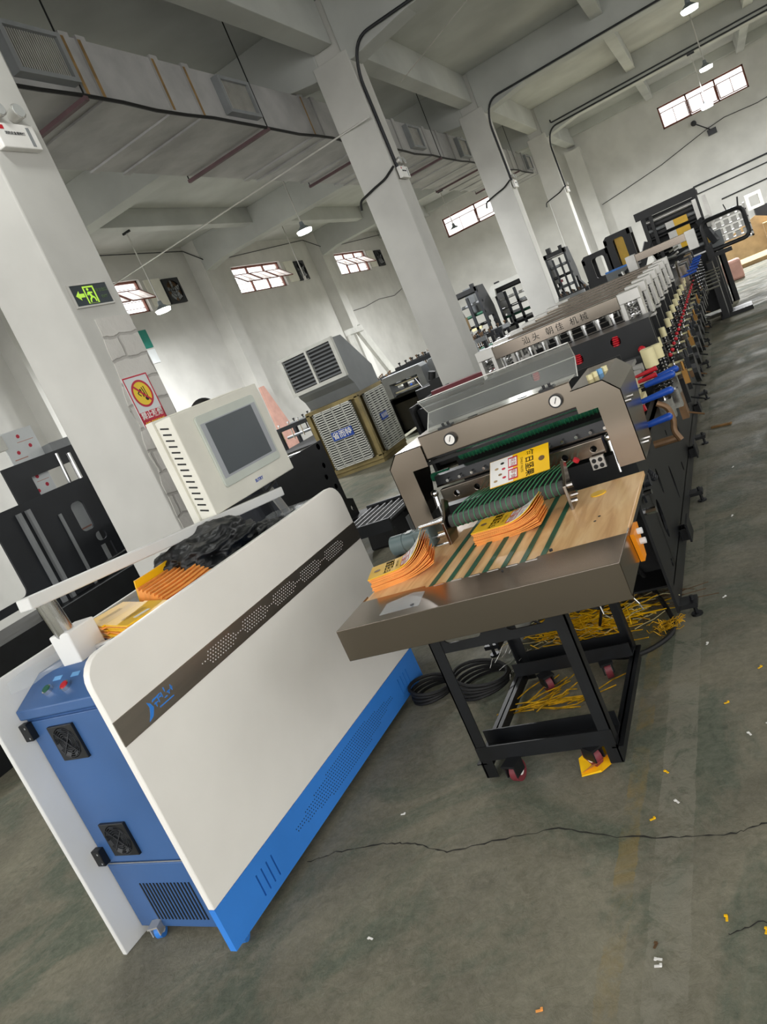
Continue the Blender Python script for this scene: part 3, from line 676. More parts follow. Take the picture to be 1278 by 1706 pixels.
for (s_, z_, a_, b_) in ((.165, .872, .018, .004), (.170, .862, .004, .016), (.186, .868, .004, .02), (.192, .880, .016, .004), (.205, .874, .004, .018), (.213, .866, .014, .004), (.222, .884, .004, .016), (.230, .876, .016, .004), (.236, .868, .004, .014), (.248, .880, .012, .004), (.252, .872, .004, .02), (.18, .852, .07, .004)): mb.box(-.0042, -.0034, s_, s_+a_, z_, z_+b_)
P('faded_print', mb, 'cab_blue', strip, label='faded blue lettering')
# far panel
P('side_panel', cm().prism(rrect(0.0, LC, 0.0, 1.11, 0.085, 6, (1, 1, 0, 0)), 'X', 0.575, 0.597), 'cab_white2', cab, bevel=0.004)
# blue body
body = P('body', cm().prism([(0.11, 0.03), (0.11, 0.935), (0.088, 0.945), (0.088, 0.98), (0.235, 1.05), (1.6, 1.05), (1.6, 0.03)], 'X', 0.03, 0.574), 'cab_blue_shaded', cab, bevel=0.004)
P('door', cm().box(0.035, 0.568, 0.1, 0.112, 0.325, 0.928), 'cab_blue_shaded', cab, bevel=0.003)
P('lower_cover', cm().box(0.05, 0.568, 0.098, 0.112, 0.035, 0.315), 'cab_blue_shaded', cab, bevel=0.003)
P('door_seam', cm().box(0.04, 0.56, 0.0975, 0.1, 0.318, 0.322), 'grille', cab)
def fan(w0, z0):
    f = P('fan_grille', cm().holed([(w0, z0), (w0+.135, z0), (w0+.135, z0+.135), (w0, z0+.135)], [circ(w0+.0675, z0+.0675, .06, 28)], 'Y', 0.088, 0.1), 'black', cab, bevel=0.002)
    mb = cm(); c = (w0+.0675, 0.089, z0+.0675)
    for r in (.056, .048, .040, .032, .024): mb.ring(c, (0, 1, 0), r, .0018, 24, 5)
    for a in (45, 135): 
        q = math.radians(a); mb.beam((c[0]-.06*math.cos(q), c[1], c[2]-.06*math.sin(q)), (c[0]+.06*math.cos(q), c[1], c[2]+.06*math.sin(q)), .006, .004)
    P('finger_guard', mb, 'dark_grey', f); P('fan_recess', cm().cyl((c[0], .0985, c[2]), (c[0], .0998, c[2]), .06, 24), 'black_matt', f)
    mb = cm(); mb.cyl((c[0], 0.093, c[2]), (c[0], .1, c[2]), .02, 16)
    for k in range(7):
        t = 2*math.pi*k/7; R = Matrix.Rotation(t, 3, 'Y'); mb.cbox(Vector((c[0], .095, c[2]))+R @ Vector((0, 0, .036)), (.022, .003, .04), R @ Matrix.Rotation(.5, 3, 'X'))
    P('fan_blades', mb, 'dark_grey', f)
fan(0.325, 0.765); fan(0.345, 0.36)
mb = cm()
for i in range(15): mb.box(0.19+i*0.018, 0.196+i*0.018, 0.0955, 0.0985, 0.07, 0.23)
P('louvre_slots', mb, 'black_matt', cab)
for z in (0.868, 0.33):
    h = P('hinge', cm().box(0.535, 0.59, 0.072, 0.1, z, z+0.065), 'black', cab, bevel=0.003)
    P('screws', cm().cyl((0.545, 0.071, z+.012), (0.545, .073, z+.012), .004, 8).cyl((0.58, 0.071, z+.012), (0.58, .073, z+.012), .004, 8).cyl((0.545, 0.071, z+.052), (0.545, .073, z+.052), .004, 8).cyl((0.58, 0.071, z+.052), (0.58, .073, z+.052), .004, 8), 'chrome', h)
# sloped control face: from (s .085, z .935) to (s .235, z 1.045)
sl = Vector((0, 0.147, 0.07)).normalized(); nm = Vector((0, -0.07, 0.147)).normalized()
def onslope(w_, t): return Vector((w_, 0.088, 0.98))+sl*t
for w_, m_, lb in ((0.43, 'board_green', 'green push button'), (0.33, 'red', 'red push button')):
    p = onslope(w_, 0.065); r = P('push_button', cm().cyl(p, p+nm*0.014, 0.019, 20), 'chrome', cab, smooth=True, label=lb+' in a chrome ring')
    P('button_cap', cm().cyl(p+nm*0.012, p+nm*0.018, 0.0145, 20), m_ if m_ == 'red' else 'green_belt', r)
    q = onslope(w_-0.01, 0.115); P('button_label', cm().beam(q-Vector((0.022, 0, 0)), q+Vector((0.022, 0, 0)), 0.003, 0.018, sl), 'sky_blue_label', cab)
P('pin', cm().cyl((0.03, 0.085, 0.73), (0.09, 0.07, 0.735), 0.005, 8), 'chrome', cab)
def caster(mbf, x, y, par, wm='cab_blue', sc=1.0, rot=0.3):
    c = Vector((x, y, 0.032*sc))
    T_ = Matrix.Translation((x, y, 0)) @ Matrix.Rotation(rot, 4, 'Z')
    k = P('caster', MB(T_).box(-.022*sc, .022*sc, -.025*sc, .025*sc, .065*sc, .072*sc).box(-.018*sc, -.014*sc, -.02*sc, .03*sc, .03*sc, .068*sc).box(.014*sc, .018*sc, -.02*sc, .03*sc, .03*sc, .068*sc), 'alu' if wm == 'cab_blue' else 'black', par)
    P('wheel', MB(T_).cyl((-.011*sc, .015*sc, .032*sc), (.011*sc, .015*sc, .032*sc), .031*sc, 22), wm, k, smooth=True)
    P('wheel_hub', MB(T_).cyl((-.0125*sc, .015*sc, .032*sc), (.0125*sc, .015*sc, .032*sc), .014*sc, 16), 'white', k)
    return k
for x, y in ((-2.0, 1.535), (-2.42, 1.56), (-1.99, 3.02), (-2.4, 3.02)): caster(None, x, y, cab, sc=0.95)
# arm: post block, steel pipe, bar, support tube, screen
P('arm_post', MB().box(-2.385, -2.285, 1.72, 1.85, 1.045, 1.165), 'cab_white2', cab, bevel=0.006)
P('arm_pipe', MB().cyl((-2.335, 1.755, 1.15), (-2.335, 1.74, 1.30), 0.035, 22), 'chrome', cab, smooth=True)
P('arm_bar', MB().beam((-2.325, 1.655, 1.315), (-2.25, 3.16, 1.175), 0.07, 0.045), 'cab_white2', cab, bevel=0.005)
P('support_tube', MB().cyl((-2.33, 3.27, 1.045), (-2.29, 3.16, 1.2), 0.022, 16).cyl((-2.33, 3.27, 1.045), (-2.33, 3.27, 1.052), 0.035, 16), 'alu', cab, smooth=True)
MT = Matrix.Translation((-2.245, 3.015, 1.48)) @ Matrix.Rotation(math.radians(-1.5), 4, 'Z')
hs = P('screen_housing', MB(MT).box(-0.095, 0, -0.35, 0.35, -0.24, 0.24), 'beige', cab, bevel=0.006)
P('housing_back', MB(MT).box(-0.135, -0.095, -0.36, 0.36, -0.25, 0.25), 'beige', hs)
mb = MB(MT)
for i in range(15):
    z = 0.2-i*0.0285; mb.beam((-0.075, -0.3512, z+0.006), (-0.03, -0.3512, z-0.008), 0.002, 0.007, (0, 0, 1))
P('vent_slots', mb, 'black_matt', hs)
P('bezel', MB(MT).prism(rrect(-0.215, 0.27, -0.155, 0.195, 0.02), 'X', 0.0, 0.012), 'bezel', hs, bevel=0.003)
P('screen_border', MB(MT).box(0.012, 0.0135, -0.2, 0.255, -0.115, 0.155), 'screen_grey', hs)
P('display', MB(MT).box(0.0135, 0.015, -0.165, 0.215, -0.105, 0.15), 'screen', hs, label='blank dark grey display')
text('SUTRY', 'lettering', 'sign_blue', hs, MT @ frame((0.001, 0.04, -0.197), (0, 1, 0), (0, 0, 1)), 0.022, 0.0005, bold=0.0006)
P('cable_loop', MB().tube([(-2.3, 2.72, 1.235), (-2.28, 2.95, 1.222), (-2.27, 3.1, 1.205), (-2.27, 3.2, 1.23)], 0.007, 6), 'rubber', cab)
# protective film hanging over the cabinet ends
def film(nm, pts, label, seed):
    random.seed(seed); rows = len(pts); cols_ = len(pts[0]); mb = MB(); V = [p for r in pts for p in r]
    mb.add(V, [(i*cols_+j, i*cols_+j+1, (i+1)*cols_+j+1, (i+1)*cols_+j) for i in range(rows-1) for j in range(cols_-1)])
    return P(nm, mb, 'film', label=label, cat='plastic film', smooth=True)
def wav(a, b, n, amp, k):
    return [(a[0]+(b[0]-a[0])*i/n, a[1]+(b[1]-a[1])*i/n, a[2]+(b[2]-a[2])*i/n+amp*math.sin(i*k)) for i in range(n+1)]
film('plastic_film', [wav((-2.53, 1.60, 1.085), (-2.5, 2.3, 1.09), 10, 0.006, 1.7), wav((-2.48, 1.56, 1.055), (-2.44, 2.3, 1.06), 10, 0.006, 1.2), wav((-2.42, 1.60, 1.052), (-2.41, 2.3, 1.055), 10, 0.004, 2.2)], 'wrinkled clear plastic film along the back of the cabinet top', 1)
film('plastic_film', [wav((-2.22, 1.69, 1.052), (-2.2, 2.2, 1.06), 8, 0.006, 1.7), wav((-2.12, 1.63, 1.055), (-2.08, 2.2, 1.08), 8, 0.008, 1.2), wav((-2.02, 1.60, 1.10), (-2.01, 2.2, 1.118), 8, 0.005, 2.2)], 'wrinkled clear plastic film beside the front end of the cabinet panel', 2)
film('plastic_film', [wav((-2.42, 2.75, 1.055), (-2.4, 3.25, 1.07), 8, 0.012, 1.9), wav((-2.2, 2.75, 1.06), (-2.2, 3.25, 1.075), 8, 0.012, 1.2), wav((-1.96, 2.75, 1.10), (-1.95, 3.2, 1.09), 8, 0.006, 2.2)], 'crumpled pale plastic film on the far end of the cabinet top', 3)

# ------------------------------------------------------------------ pouches
def pouch_fn(T, L_, W_, curl, s0, zbase, skew=0.0):
    def fn(u, v, e=0.0):
        k = max(0.0, u-s0); z = zbase+curl*k*k/(max(1e-6, (L_-s0)**2))+skew*v; x = u-curl*0.35*(k/(L_-s0+1e-6))**2*(1 if curl > 0 else 0)*0.5
        return T @ Vector((x, v, z+e))
    return fn
def pouch_mesh(fn, L_, W_, t, nu=14, nv=2):
    mb = MB(); V = []
    for e in (0, t):
        for i in range(nu+1):
            for j in range(nv+1): V.append(fn(L_*i/nu, W_*j/nv, e))
    n = (nu+1)*(nv+1); idx = lambda i, j, k: k*n+i*(nv+1)+j; Fs = []
    for i in range(nu):
        for j in range(nv):
            Fs.append((idx(i, j, 0), idx(i, j+1, 0), idx(i+1, j+1, 0), idx(i+1, j, 0))); Fs.append((idx(i, j, 1), idx(i+1, j, 1), idx(i+1, j+1, 1), idx(i, j+1, 1)))
    for i in range(nu): Fs.append((idx(i, 0, 0), idx(i+1, 0, 0), idx(i+1, 0, 1), idx(i, 0, 1))); Fs.append((idx(i, nv, 0), idx(i, nv, 1), idx(i+1, nv, 1), idx(i+1, nv, 0)))
    for j in range(nv): Fs.append((idx(0, j, 0), idx(0, j, 1), idx(0, j+1, 1), idx(0, j+1, 0))); Fs.append((idx(nu, j, 0), idx(nu, j+1, 0), idx(nu, j+1, 1), idx(nu, j, 1)))
    mb.add(V, Fs); return mb
def patch(fn, u0, u1, v0, v1, e, n=8):
    mb = MB(); V = []
    for k in (e, e+0.0004):
        for i in range(n+1):
            for j in (0, 1): V.append(fn(u0+(u1-u0)*i/n, v0 if j == 0 else v1, k))
    m_ = 2*(n+1); Fs = [(2*i, 2*i+1, 2*i+3, 2*i+2) for i in range(n)]+[(m_+2*i, m_+2*i+2, m_+2*i+3, m_+2*i+1) for i in range(n)]
    for i in range(n): Fs += [(2*i, 2*i+2, m_+2*i+2, m_+2*i), (2*i+1, m_+2*i+1, m_+2*i+3, 2*i+3)]
    mb.add(V, Fs); return mb
def decorate(o, fn, L_, W_, t, flip=False):
    """front print: yellow side with lettering, red boxes, white side with nuts"""
    F = (lambda u, v, e: fn(L_-u, W_-v, e)) if flip else fn
    e = t+0.0004
    P('white_print', patch(F, L_*0.60, L_*0.995, 0.002, W_-0.002, e), 'white', o)
    for v0, v1, tx in ((0.08, 0.47, '减脂'), (0.53, 0.92, '零食')):
        r = P('red_box', patch(F, L_*0.52, L_*0.68, W_*v0, W_*v1, e+0.0006, 3), 'print_red', o)
        P('box_fill', patch(F, L_*0.535, L_*0.665, W_*(v0+.05), W_*(v1-.05), e+0.0012, 3), 'white', r)
        text(tx, 'lettering', 'print_red', r, None, 0.027, 0.0002, fn=lambda c, vv=(v0+v1)/2: F(L_*0.60-c.y*0.9, W_*vv+c.x*0.9, e+0.0018))
    text('每日坚果', 'lettering', 'print_black', o, None, 0.040, 0.0002, fn=lambda c: F(L_*0.33-c.y, W_*0.5+c.x*0.85, e+0.0006), bold=0.0006)
    text('DAILY NUTS', 'lettering', 'print_black', o, None, 0.014, 0.0002, fn=lambda c: F(L_*0.45-c.y, W_*0.5+c.x, e+0.0006))
    mb = MB(); c = (L_*0.12, W_*0.5); ring = [F(c[0]+.013*math.cos(a*math.pi/8), c[1]+.013*math.sin(a*math.pi/8), e+0.0006) for a in range(16)]
    mb.add(ring, [tuple(range(16))]); P('round_badge', mb, 'copper_brown', o)
    for i, (u, v, m_) in enumerate(((.78, .2, 'print_black'), (.76, .42, 'print_red'), (.82, .6, 'copper_brown'), (.75, .75, 'print_red'), (.88, .35, 'card'), (.9, .8, 'card'))):
        mb = MB(); mb.add([F(L_*u+.009*math.cos(a*math.pi/5), W_*v+.006*math.sin(a*math.pi/5), e+0.0006) for a in range(10)], [tuple(range(10))]); P('printed_nut', mb, m_, o)
def ordn(n): return {1: 'first', 2: 'second', 3: 'third', 4: 'fourth', 5: 'fifth', 6: 'sixth', 7: 'seventh', 8: 'eighth', 9: 'ninth'}.get(n, '%dth' % n if n % 10 not in (1, 2, 3) or n < 14 else '%d%s' % (n, {1: 'st', 2: 'nd', 3: 'rd'}[n % 10]))
def stack(T, n, L_, W_, t, curl, s0, grp, lab_top, lab_rest, flip=False, tcurl=0.6, edge='orange'):
    rng = random.Random(5)
    for i in range(n):
        z = i*t; cu = curl*(0.25+tcurl*i/n) if curl else 0
        T_ = T @ Matrix.Translation((rng.uniform(-.004, .004), rng.uniform(-.003, .003), 0)) @ Matrix.Rotation(rng.uniform(-.03, .03), 4, 'Z')
        fn = pouch_fn(T_, L_, W_, cu, s0, z)
        top = i == n-1
        o = P('snack_pouch', pouch_mesh(fn, L_, W_, t*0.82), 'yellow' if top else edge, label=lab_top if top else lab_rest+', %s from the top' % ordn(n-i), cat='pouch', group=grp)
        if top: decorate(o, fn, L_, W_, t*0.82, flip)
TZ = 0.808
stack(Matrix.Translation((-1.10, 2.545, TZ)), 15, 0.265, 0.15, 0.0036, 0.055, 0.13, 'pouches in the middle stack on the table', 'top yellow and white printed snack pouch of the middle table stack', 'orange edged snack pouch inside the middle table stack')
stack(Matrix.Translation((-1.462, 2.335, TZ)) @ Matrix.Rotation(math.radians(17), 4, 'Z'), 16, 0.255, 0.15, 0.0034, 0.10, 0.11, 'pouches in the left stack on the table', 'top curled snack pouch of the stack at the left corner of the table', 'orange edged snack pouch inside the left corner stack')
# pouch leaving the cutter
T_ = frame((-1.085, 2.87, 0.925), (1, 0, 0.02), (0, 0.80, 0.55)); fn = lambda u, v, e=0.0: T_ @ Vector((u, v, e))
o = P('snack_pouch', pouch_mesh(fn, 0.26, 0.14, 0.003), 'yellow', label='single printed pouch coming out of the cutter onto the green cords', cat='pouch'); decorate(o, lambda u, v, e=0.0: fn(0.26-u, 0.14-v, e), 0.26, 0.14, 0.003)
T_ = frame((-0.98, 3.30, 1.045), (1, 0, 0), (0, 1, 0.3)); fn2 = lambda u, v, e=0.0: T_ @ Vector((u, v, e))
o = P('snack_pouch', pouch_mesh(fn2, 0.26, 0.12, 0.003), 'yellow', label='printed web of pouches between the rollers inside the steel hood', cat='pouch'); P('white_print', patch(fn2, 0.0, 0.1, 0, .12, .0034), 'white', o); P('red_box', patch(fn2, .1, .14, .01, .11, .004), 'print_red', o)
P('pouch_offcut', MB().cyl((-0.66, 2.77, TZ), (-0.66, 2.77, TZ+0.003), 0.03, 20), 'yellow', label='small round yellow patch lying on the wood near the hood', cat='offcut')
# flat stack and standing bundle on the cabinet
rng = random.Random(2)
for half in range(2):
    for i in range(8):
        T_ = Matrix.Translation((-2.47+half*0.215+rng.uniform(-.006, .006), 1.95-half*0.10+rng.uniform(-.006, .006), 1.06+i*0.0075)) @ Matrix.Rotation(rng.uniform(-.04, .04)-0.44, 4, 'Z') @ Matrix.Rotation(0.02, 4, 'X')
        fn = (lambda T__: (lambda u, v, e=0.0: T__ @ Vector((u, v, e))))(T_); top = i == 7
        o = P('snack_pouch', pouch_mesh(fn, 0.235, 0.17, 0.006, 6), 'yellow' if i % 3 or top else 'orange', group='flat yellow pouches on the cabinet', cat='pouch',
              label=('top flat yellow pouch %s on the cabinet, beside the steel pipe' % ('nearer the pipe' if not half else 'nearer the orange bundle')) if top else 'flat pouch under the %s pile on the cabinet, %s from the top' % (['left', 'right'][half], ordn(8-i)))
        if top:
            mb = MB()
            for k in range(3):
                mb.add([fn(.10+.016*k, .03, .0066), fn(.104+.016*k, .03, .0066), fn(.104+.016*k, .12, .0066), fn(.10+.016*k, .12, .0066)], [(0, 1, 2, 3)])
            P('printed_lines', mb, 'copper_brown', o)
            if half: P('barcode', patch(fn, .17, .20, .05, .11, .0066, 2), 'white', o)
for i in range(26):
    q = i/25; lean = 0.25+0.55*q
    T_ = frame((-2.33+0.012*i-0.04*q, 2.10-0.0064*i, 1.052), (0.0, 1.0, 0.0), (math.sin(lean), 0.0, math.cos(lean)))
    fn = (lambda T__: (lambda u, v, e=0.0: T__ @ Vector((u, v, e+.004*math.sin(u*14)))))(T_)
    h = 0.105-0.02*q+0.006*math.sin(i*2.1)
    P('snack_pouch', pouch_mesh(fn, 0.27, h+(0.035 if i == 0 else 0), 0.006, 8), 'yellow' if i == 0 else 'orange', group='standing orange edged pouches on the cabinet', cat='pouch', label='taller yellow pouch closing the left side of the standing bundle on the cabinet' if i == 0 else 'orange edged pouch standing in the cabinet bundle, %s from the yellow one' % ordn(i))
P('steel_tube', MB().cyl((-2.28, 1.80, 1.062), (-2.13, 1.84, 1.064), 0.012, 12), 'chrome', label='short steel tube end under the flat yellow pouches', cat='tube')
# black plastic sack
def crumple(center, size, name, m, label, cat, seed, rough=0.22, n=40):
    bm = bmesh.new(); bmesh.ops.create_icosphere(bm, subdivisions=5, radius=1.0)
    from mathutils import noise
    for v in bm.verts:
        p = v.co.copy(); d = noise.noise(p*1.6+Vector((seed, 0, 0)))*0.35+noise.ridged_multi_fractal(p*1.7+Vector((0, seed, 0)), 0.9, 2.1, 5, 1.0, 2.0)*0.22*rough/0.22-0.2
        q = p*(0.9+d); q.z = max(q.z, -0.55) if q.z < 0 else q.z; v.co = Vector((q.x*size[0], q.y*size[1], q.z*size[2]))+Vector(center)
    me = bpy.data.meshes.new(name); bm.to_mesh(me); bm.free(); me.materials.append(MATS[m])
    for p in me.polygons: p.use_smooth = True
    o = bpy.data.objects.new(name, me); COL.objects.link(o); return tag(o, label, cat)
crumple((-2.24, 2.50, 1.125), (0.20, 0.26, 0.10), 'plastic_sack', 'plastic_black', 'crumpled black plastic sack on the cabinet under the screen arm', 'sack', 3.3)
crumple((-2.13, 2.74, 1.08), (0.12, 0.14, 0.05), 'plastic_sack', 'plastic_black', 'smaller trailing end of black plastic sack towards the far end of the cabinet', 'sack', 8.1)

# ================================================================== DELIVERY TABLE
TX0, TX1, TY0, TY1 = -1.475, -0.497, 2.03, 2.90
tab = thing('delivery_table', 'wood topped delivery table with a brushed steel apron on a black wheeled stand', 'table', (-1.0, 2.45, 0))
top = P('table_top', MB().box(TX0+0.005, TX1-0.005, 2.235, TY1, 0.79, 0.808), 'wood', tab, bevel=0.002)
xs = [-1.19+i*0.068 for i in range(7)]
apron_outer = [(TX0, TY0), (TX1, TY0), (TX1, 2.255), (-0.79, 2.255), (-0.80, 2.235), (-1.20, 2.235), (-1.21, 2.255), (TX0, 2.255)]
P('steel_apron', MB().prism(apron_outer, 'Z', 0.8085, 0.8125).box(TX0, TX1, TY0, TY0+0.004, 0.695, 0.8125).box(TX1-0.004, TX1, TY0, 2.30, 0.705, 0.8125).box(TX0, TX0+0.004, TY0, 2.30, 0.705, 0.8125), 'steel', tab, bevel=0.002, label='brushed steel apron')
P('apron_lower_lip', MB().box(TX0, TX1, TY0+0.004, TY0+0.03, 0.695, 0.699), 'steel', tab)  # steel strip along the apron's lower front edge
P('steel_reflection', MB().prism([(-1.32, 2.08), (-1.17, 2.085), (-1.19, 2.20), (-1.24, 2.215), (-1.33, 2.17)], 'Z', 0.8127, 0.8135), 'film', tab, label='bright reflection on the steel put in as a pale sheet')  # thin pale sheet stands in for a bright reflection on the apron
for x in xs:
    P('conveyor_belt', MB().box(x, x+0.019, 2.232, 2.9, 0.809, 0.8115).box(x, x+0.019, 2.226, 2.232, 0.795, 0.8115), 'green_belt', tab, label='narrow green conveyor belt')
for x in xs[:-1]: P('belt_end_clip', MB().box(x+0.023, x+0.064, 2.228, 2.236, 0.80, 0.8135), 'chrome', tab)
P('screws', MB().cyl((-0.62, 2.5, .808), (-.62, 2.5, .8095), .005, 8).cyl((-0.63, 2.46, .808), (-.63, 2.46, .8095), .005, 8).cyl((-0.75, 2.28, .8085), (-.75, 2.28, .816), .006, 8).cyl((-1.2, 2.10, .8125), (-1.2, 2.10, .816), .007, 8).cyl((-0.9, 2.2, .8125), (-.9, 2.2, .816), .004, 8), 'dark_grey', tab)
# stand
def angle(mb, x, y, z0, z1, sx, sy, w_=0.045, t=0.005):
    mb.box(min(x, x+sx*w_), max(x, x+sx*w_), min(y, y+sy*t), max(y, y+sy*t), z0, z1); mb.box(min(x, x+sx*t), max(x, x+sx*t), min(y, y+sy*w_), max(y, y+sy*w_), z0, z1)
SX0, SX1, SY0, SY1 = -1.30, -0.785, 2.265, 2.96
for x, y, sx, sy in ((SX0, SY0, 1, 1), (SX1, SY0, -1, 1), (SX0, SY1, 1, -1), (SX1, SY1, -1, -1)):
    mb = MB(); angle(mb, x, y, 0.012, 0.79, sx, sy); P('leg', mb, 'black', tab)
for x in (SX0, SX1): P('side_rail', MB().box(x-0.003, x+0.003, SY0, SY1, 0.012, 0.075).box(x-.02, x+.02, SY0, SY1, .07, .075), 'black', tab)
for y in (SY0, SY0+0.11, SY1-0.1, SY1): P('cross_rail', MB().box(SX0, SX1, y-0.003, y+0.003, 0.085, 0.145), 'black', tab)
P('tray_floor', MB().box(SX0, SX1, SY0, SY0+0.11, 0.085, 0.09), 'black', tab)
P('tray_floor', MB().box(SX0, SX1, SY1-.1, SY1, 0.085, 0.09), 'black', tab)
P('hanging_plate', MB().holed([(SX0, .54), (SX1, .54), (SX1, .78), (SX0, .78)], [rrect(-1.24, -1.09, .575, .70, .025), rrect(-1.0, -.85, .575, .70, .025)], 'Y', 2.268, 2.274), 'black', tab, label='black plate with two rounded openings')
P('top_frame', MB().box(TX0+.02, TX1-.02, 2.25, 2.28, .75, .789).box(TX0+.02, TX1-.02, 2.85, 2.88, .75, .789).box(TX0+.02, TX0+.05, 2.25, 2.88, .75, .789).box(TX1-.05, TX1-.02, 2.25, 2.88, .75, .789), 'black', tab)
for x, y, r in ((-1.17, 2.235, -.2), (-0.875, 2.27, .9), (-1.16, 2.83, .7), (-0.9, 2.85, .3)): caster(None, x, y, tab, 'wine', 1.25, r)
sb = P('switch_box', MB().prism([(2.26, 0.80), (2.37, 0.80), (2.33, 0.70), (2.28, 0.70)], 'X', TX1+0.001, TX1+0.014), 'orange_box', tab, label='orange switch box')
P('switch_knobs', MB().cyl((TX1+.014, 2.32, .785), (TX1+.03, 2.32, .785), .01, 10).cyl((TX1+.014, 2.31, .755), (TX1+.032, 2.31, .755), .01, 10), 'label', sb)
P('hook_wire', MB().tube([(TX1-.1, 2.04, .7), (TX1-.095, 2.03, .67), (TX1-.08, 2.03, .655)], .002, 5), 'chrome', tab); P('hook_wire', MB().tube([(TX1-.01, 2.05, .7), (TX1+.005, 2.05, .67), (TX1+.01, 2.05, .65)], .002, 5), 'chrome', tab)

# ================================================================== CUTTER UNIT (steel hood)
cut = thing('bag_cutting_unit', 'bag cutting unit under a brushed steel hood with two round gauges', 'machine', (-1.0, 3.1, 0.8))
HY0, HY1 = 2.95, 3.26
def hood_side(sgn, xo, xi, xb):
    # xo outer x, xi inner leg x, xb where the bar starts; drawn for the left (sgn=1)
    front = [(xo, 0.835), (xo, 1.125), (xo+sgn*0.05, 1.18), (xb, 1.18), (xb, 1.085), (xi, 1.085), (xi, 0.835)]
    mb = MB().prism(front, 'Y', HY0, HY0+0.004)
    # folded outer band: side, chamfer, top
    band = [(xo, 0.835), (xo, 1.125), (xo+sgn*0.05, 1.18), (xb, 1.18)]
    def yb(z): return HY1
    for a, b in zip(band[:-1], band[1:]):
        mb.add([(a[0], HY0, a[1]), (b[0], HY0, b[1]), (b[0], 3.42 if b[1] > 1 else 3.26, b[1]), (a[0], 3.42 if a[1] > 1.0 else 3.24, a[1]),
                (a[0]+sgn*.003, HY0, a[1]-.003), (b[0]+sgn*.003, HY0, b[1]-.003), (b[0]+sgn*.003, 3.42 if b[1] > 1 else 3.26, b[1]-.003), (a[0]+sgn*.003, 3.42 if a[1] > 1.0 else 3.24, a[1]-.003)],
               [(0, 1, 2, 3), (7, 6, 5, 4), (0, 4, 5, 1), (1, 5, 6, 2), (2, 6, 7, 3), (3, 7, 4, 0)])
    return mb
P('hood_end', hood_side(1, -1.512, -1.412, -1.335), 'steel', cut, label='left steel hood end')
re = P('hood_end', hood_side(-1, -0.488, -0.588, -0.665), 'steel', cut, label='right steel hood end')
P('hood_crossbar', MB().box(-1.335, -0.66, HY0+0.012, HY0+0.016, 1.112, 1.212).box(-1.335, -.66, HY0+.012, 3.12, 1.212, 1.216), 'steel', cut, bevel=0.002, label='brushed steel cross panel')
for gx in (-1.195, -0.73):
    g = P('pressure_gauge', MB().cyl((gx, HY0+.012, 1.163), (gx, HY0-.004, 1.163), .027, 28), 'black', cut, smooth=True, label='round pressure gauge with black rim')
    P('gauge_dial', MB().cyl((gx, HY0-.004, 1.163), (gx, HY0-.006, 1.163), .021, 28), 'white', g)
    P('gauge_needle', MB().beam((gx-.005, HY0-.0068, 1.155), (gx+.008, HY0-.0068, 1.176), .003, .001, (0, 1, 0)), 'print_black', g)
for hx in (-1.20, -0.75):
    P('cover_hinge', MB().box(hx-.03, hx+.03, HY0+.002, HY0+.05, 1.212, 1.222).cyl((hx-.012, HY0+.03, 1.222), (hx-.012, HY0+.03, 1.234), .006, 8).cyl((hx+.012, HY0+.03, 1.222), (hx+.012, HY0+.03, 1.234), .006, 8), 'black', cut)
for hx in (-1.08, -0.86): P('slot', MB().prism(rrect(hx-.022, hx+.022, 2.985, 2.999, .006), 'Z', 1.2162, 1.2175), 'black_matt', cut)
for k in range(4): P('pneumatic_fitting', MB().cyl((-0.60+.016*k, 3.06+.03*k, 1.18), (-0.60+.016*k, 3.06+.03*k, 1.20), .012, 10), 'cream' if k != 2 else 'sky_blue_label', cut)
P('side_screws', MB().cyl((-.488, 3.02, 1.06), (-.475, 3.02, 1.06), .007, 8).cyl((-.488, 3.10, 1.06), (-.475, 3.10, 1.06), .007, 8).cyl((-.488, 3.08, .87), (-.475, 3.08, .87), .007, 8).cyl((-.488, 3.14, .87), (-.475, 3.14, .87), .007, 8), 'chrome', cut)
# folded clear cover
cv = MB()
def sheet(mb, a, b, c, d, t=0.004):
    n_ = (Vector(b)-Vector(a)).cross(Vector(d)-Vector(a)).normalized()*t
    mb.add([Vector(p) for p in (a, b, c, d)]+[Vector(p)+n_ for p in (a, b, c, d)], [(3, 2, 1, 0), (4, 5, 6, 7), (0, 1, 5, 4), (1, 2, 6, 5), (2, 3, 7, 6), (3, 0, 4, 7)])
sheet(cv, (-1.31, 3.03, 1.214), (-0.635, 3.03, 1.214), (-0.625, 3.06, 1.285), (-1.285, 3.06, 1.285))
sheet(cv, (-1.285, 3.06, 1.285), (-0.625, 3.06, 1.285), (-0.625, 3.03, 1.348), (-1.30, 3.03, 1.348))
P('clear_cover', cv, 'acrylic', cut, label='folded clear acrylic cover')
P('cover_edge', MB().tube([(-1.31, 3.03, 1.214), (-1.285, 3.06, 1.287), (-1.30, 3.03, 1.35), (-0.625, 3.03, 1.35), (-0.625, 3.06, 1.287), (-.635, 3.03, 1.214)], .0022, 5).tube([(-1.285, 3.058, 1.287), (-0.625, 3.058, 1.287)], .0022, 5), 'alu', cut)
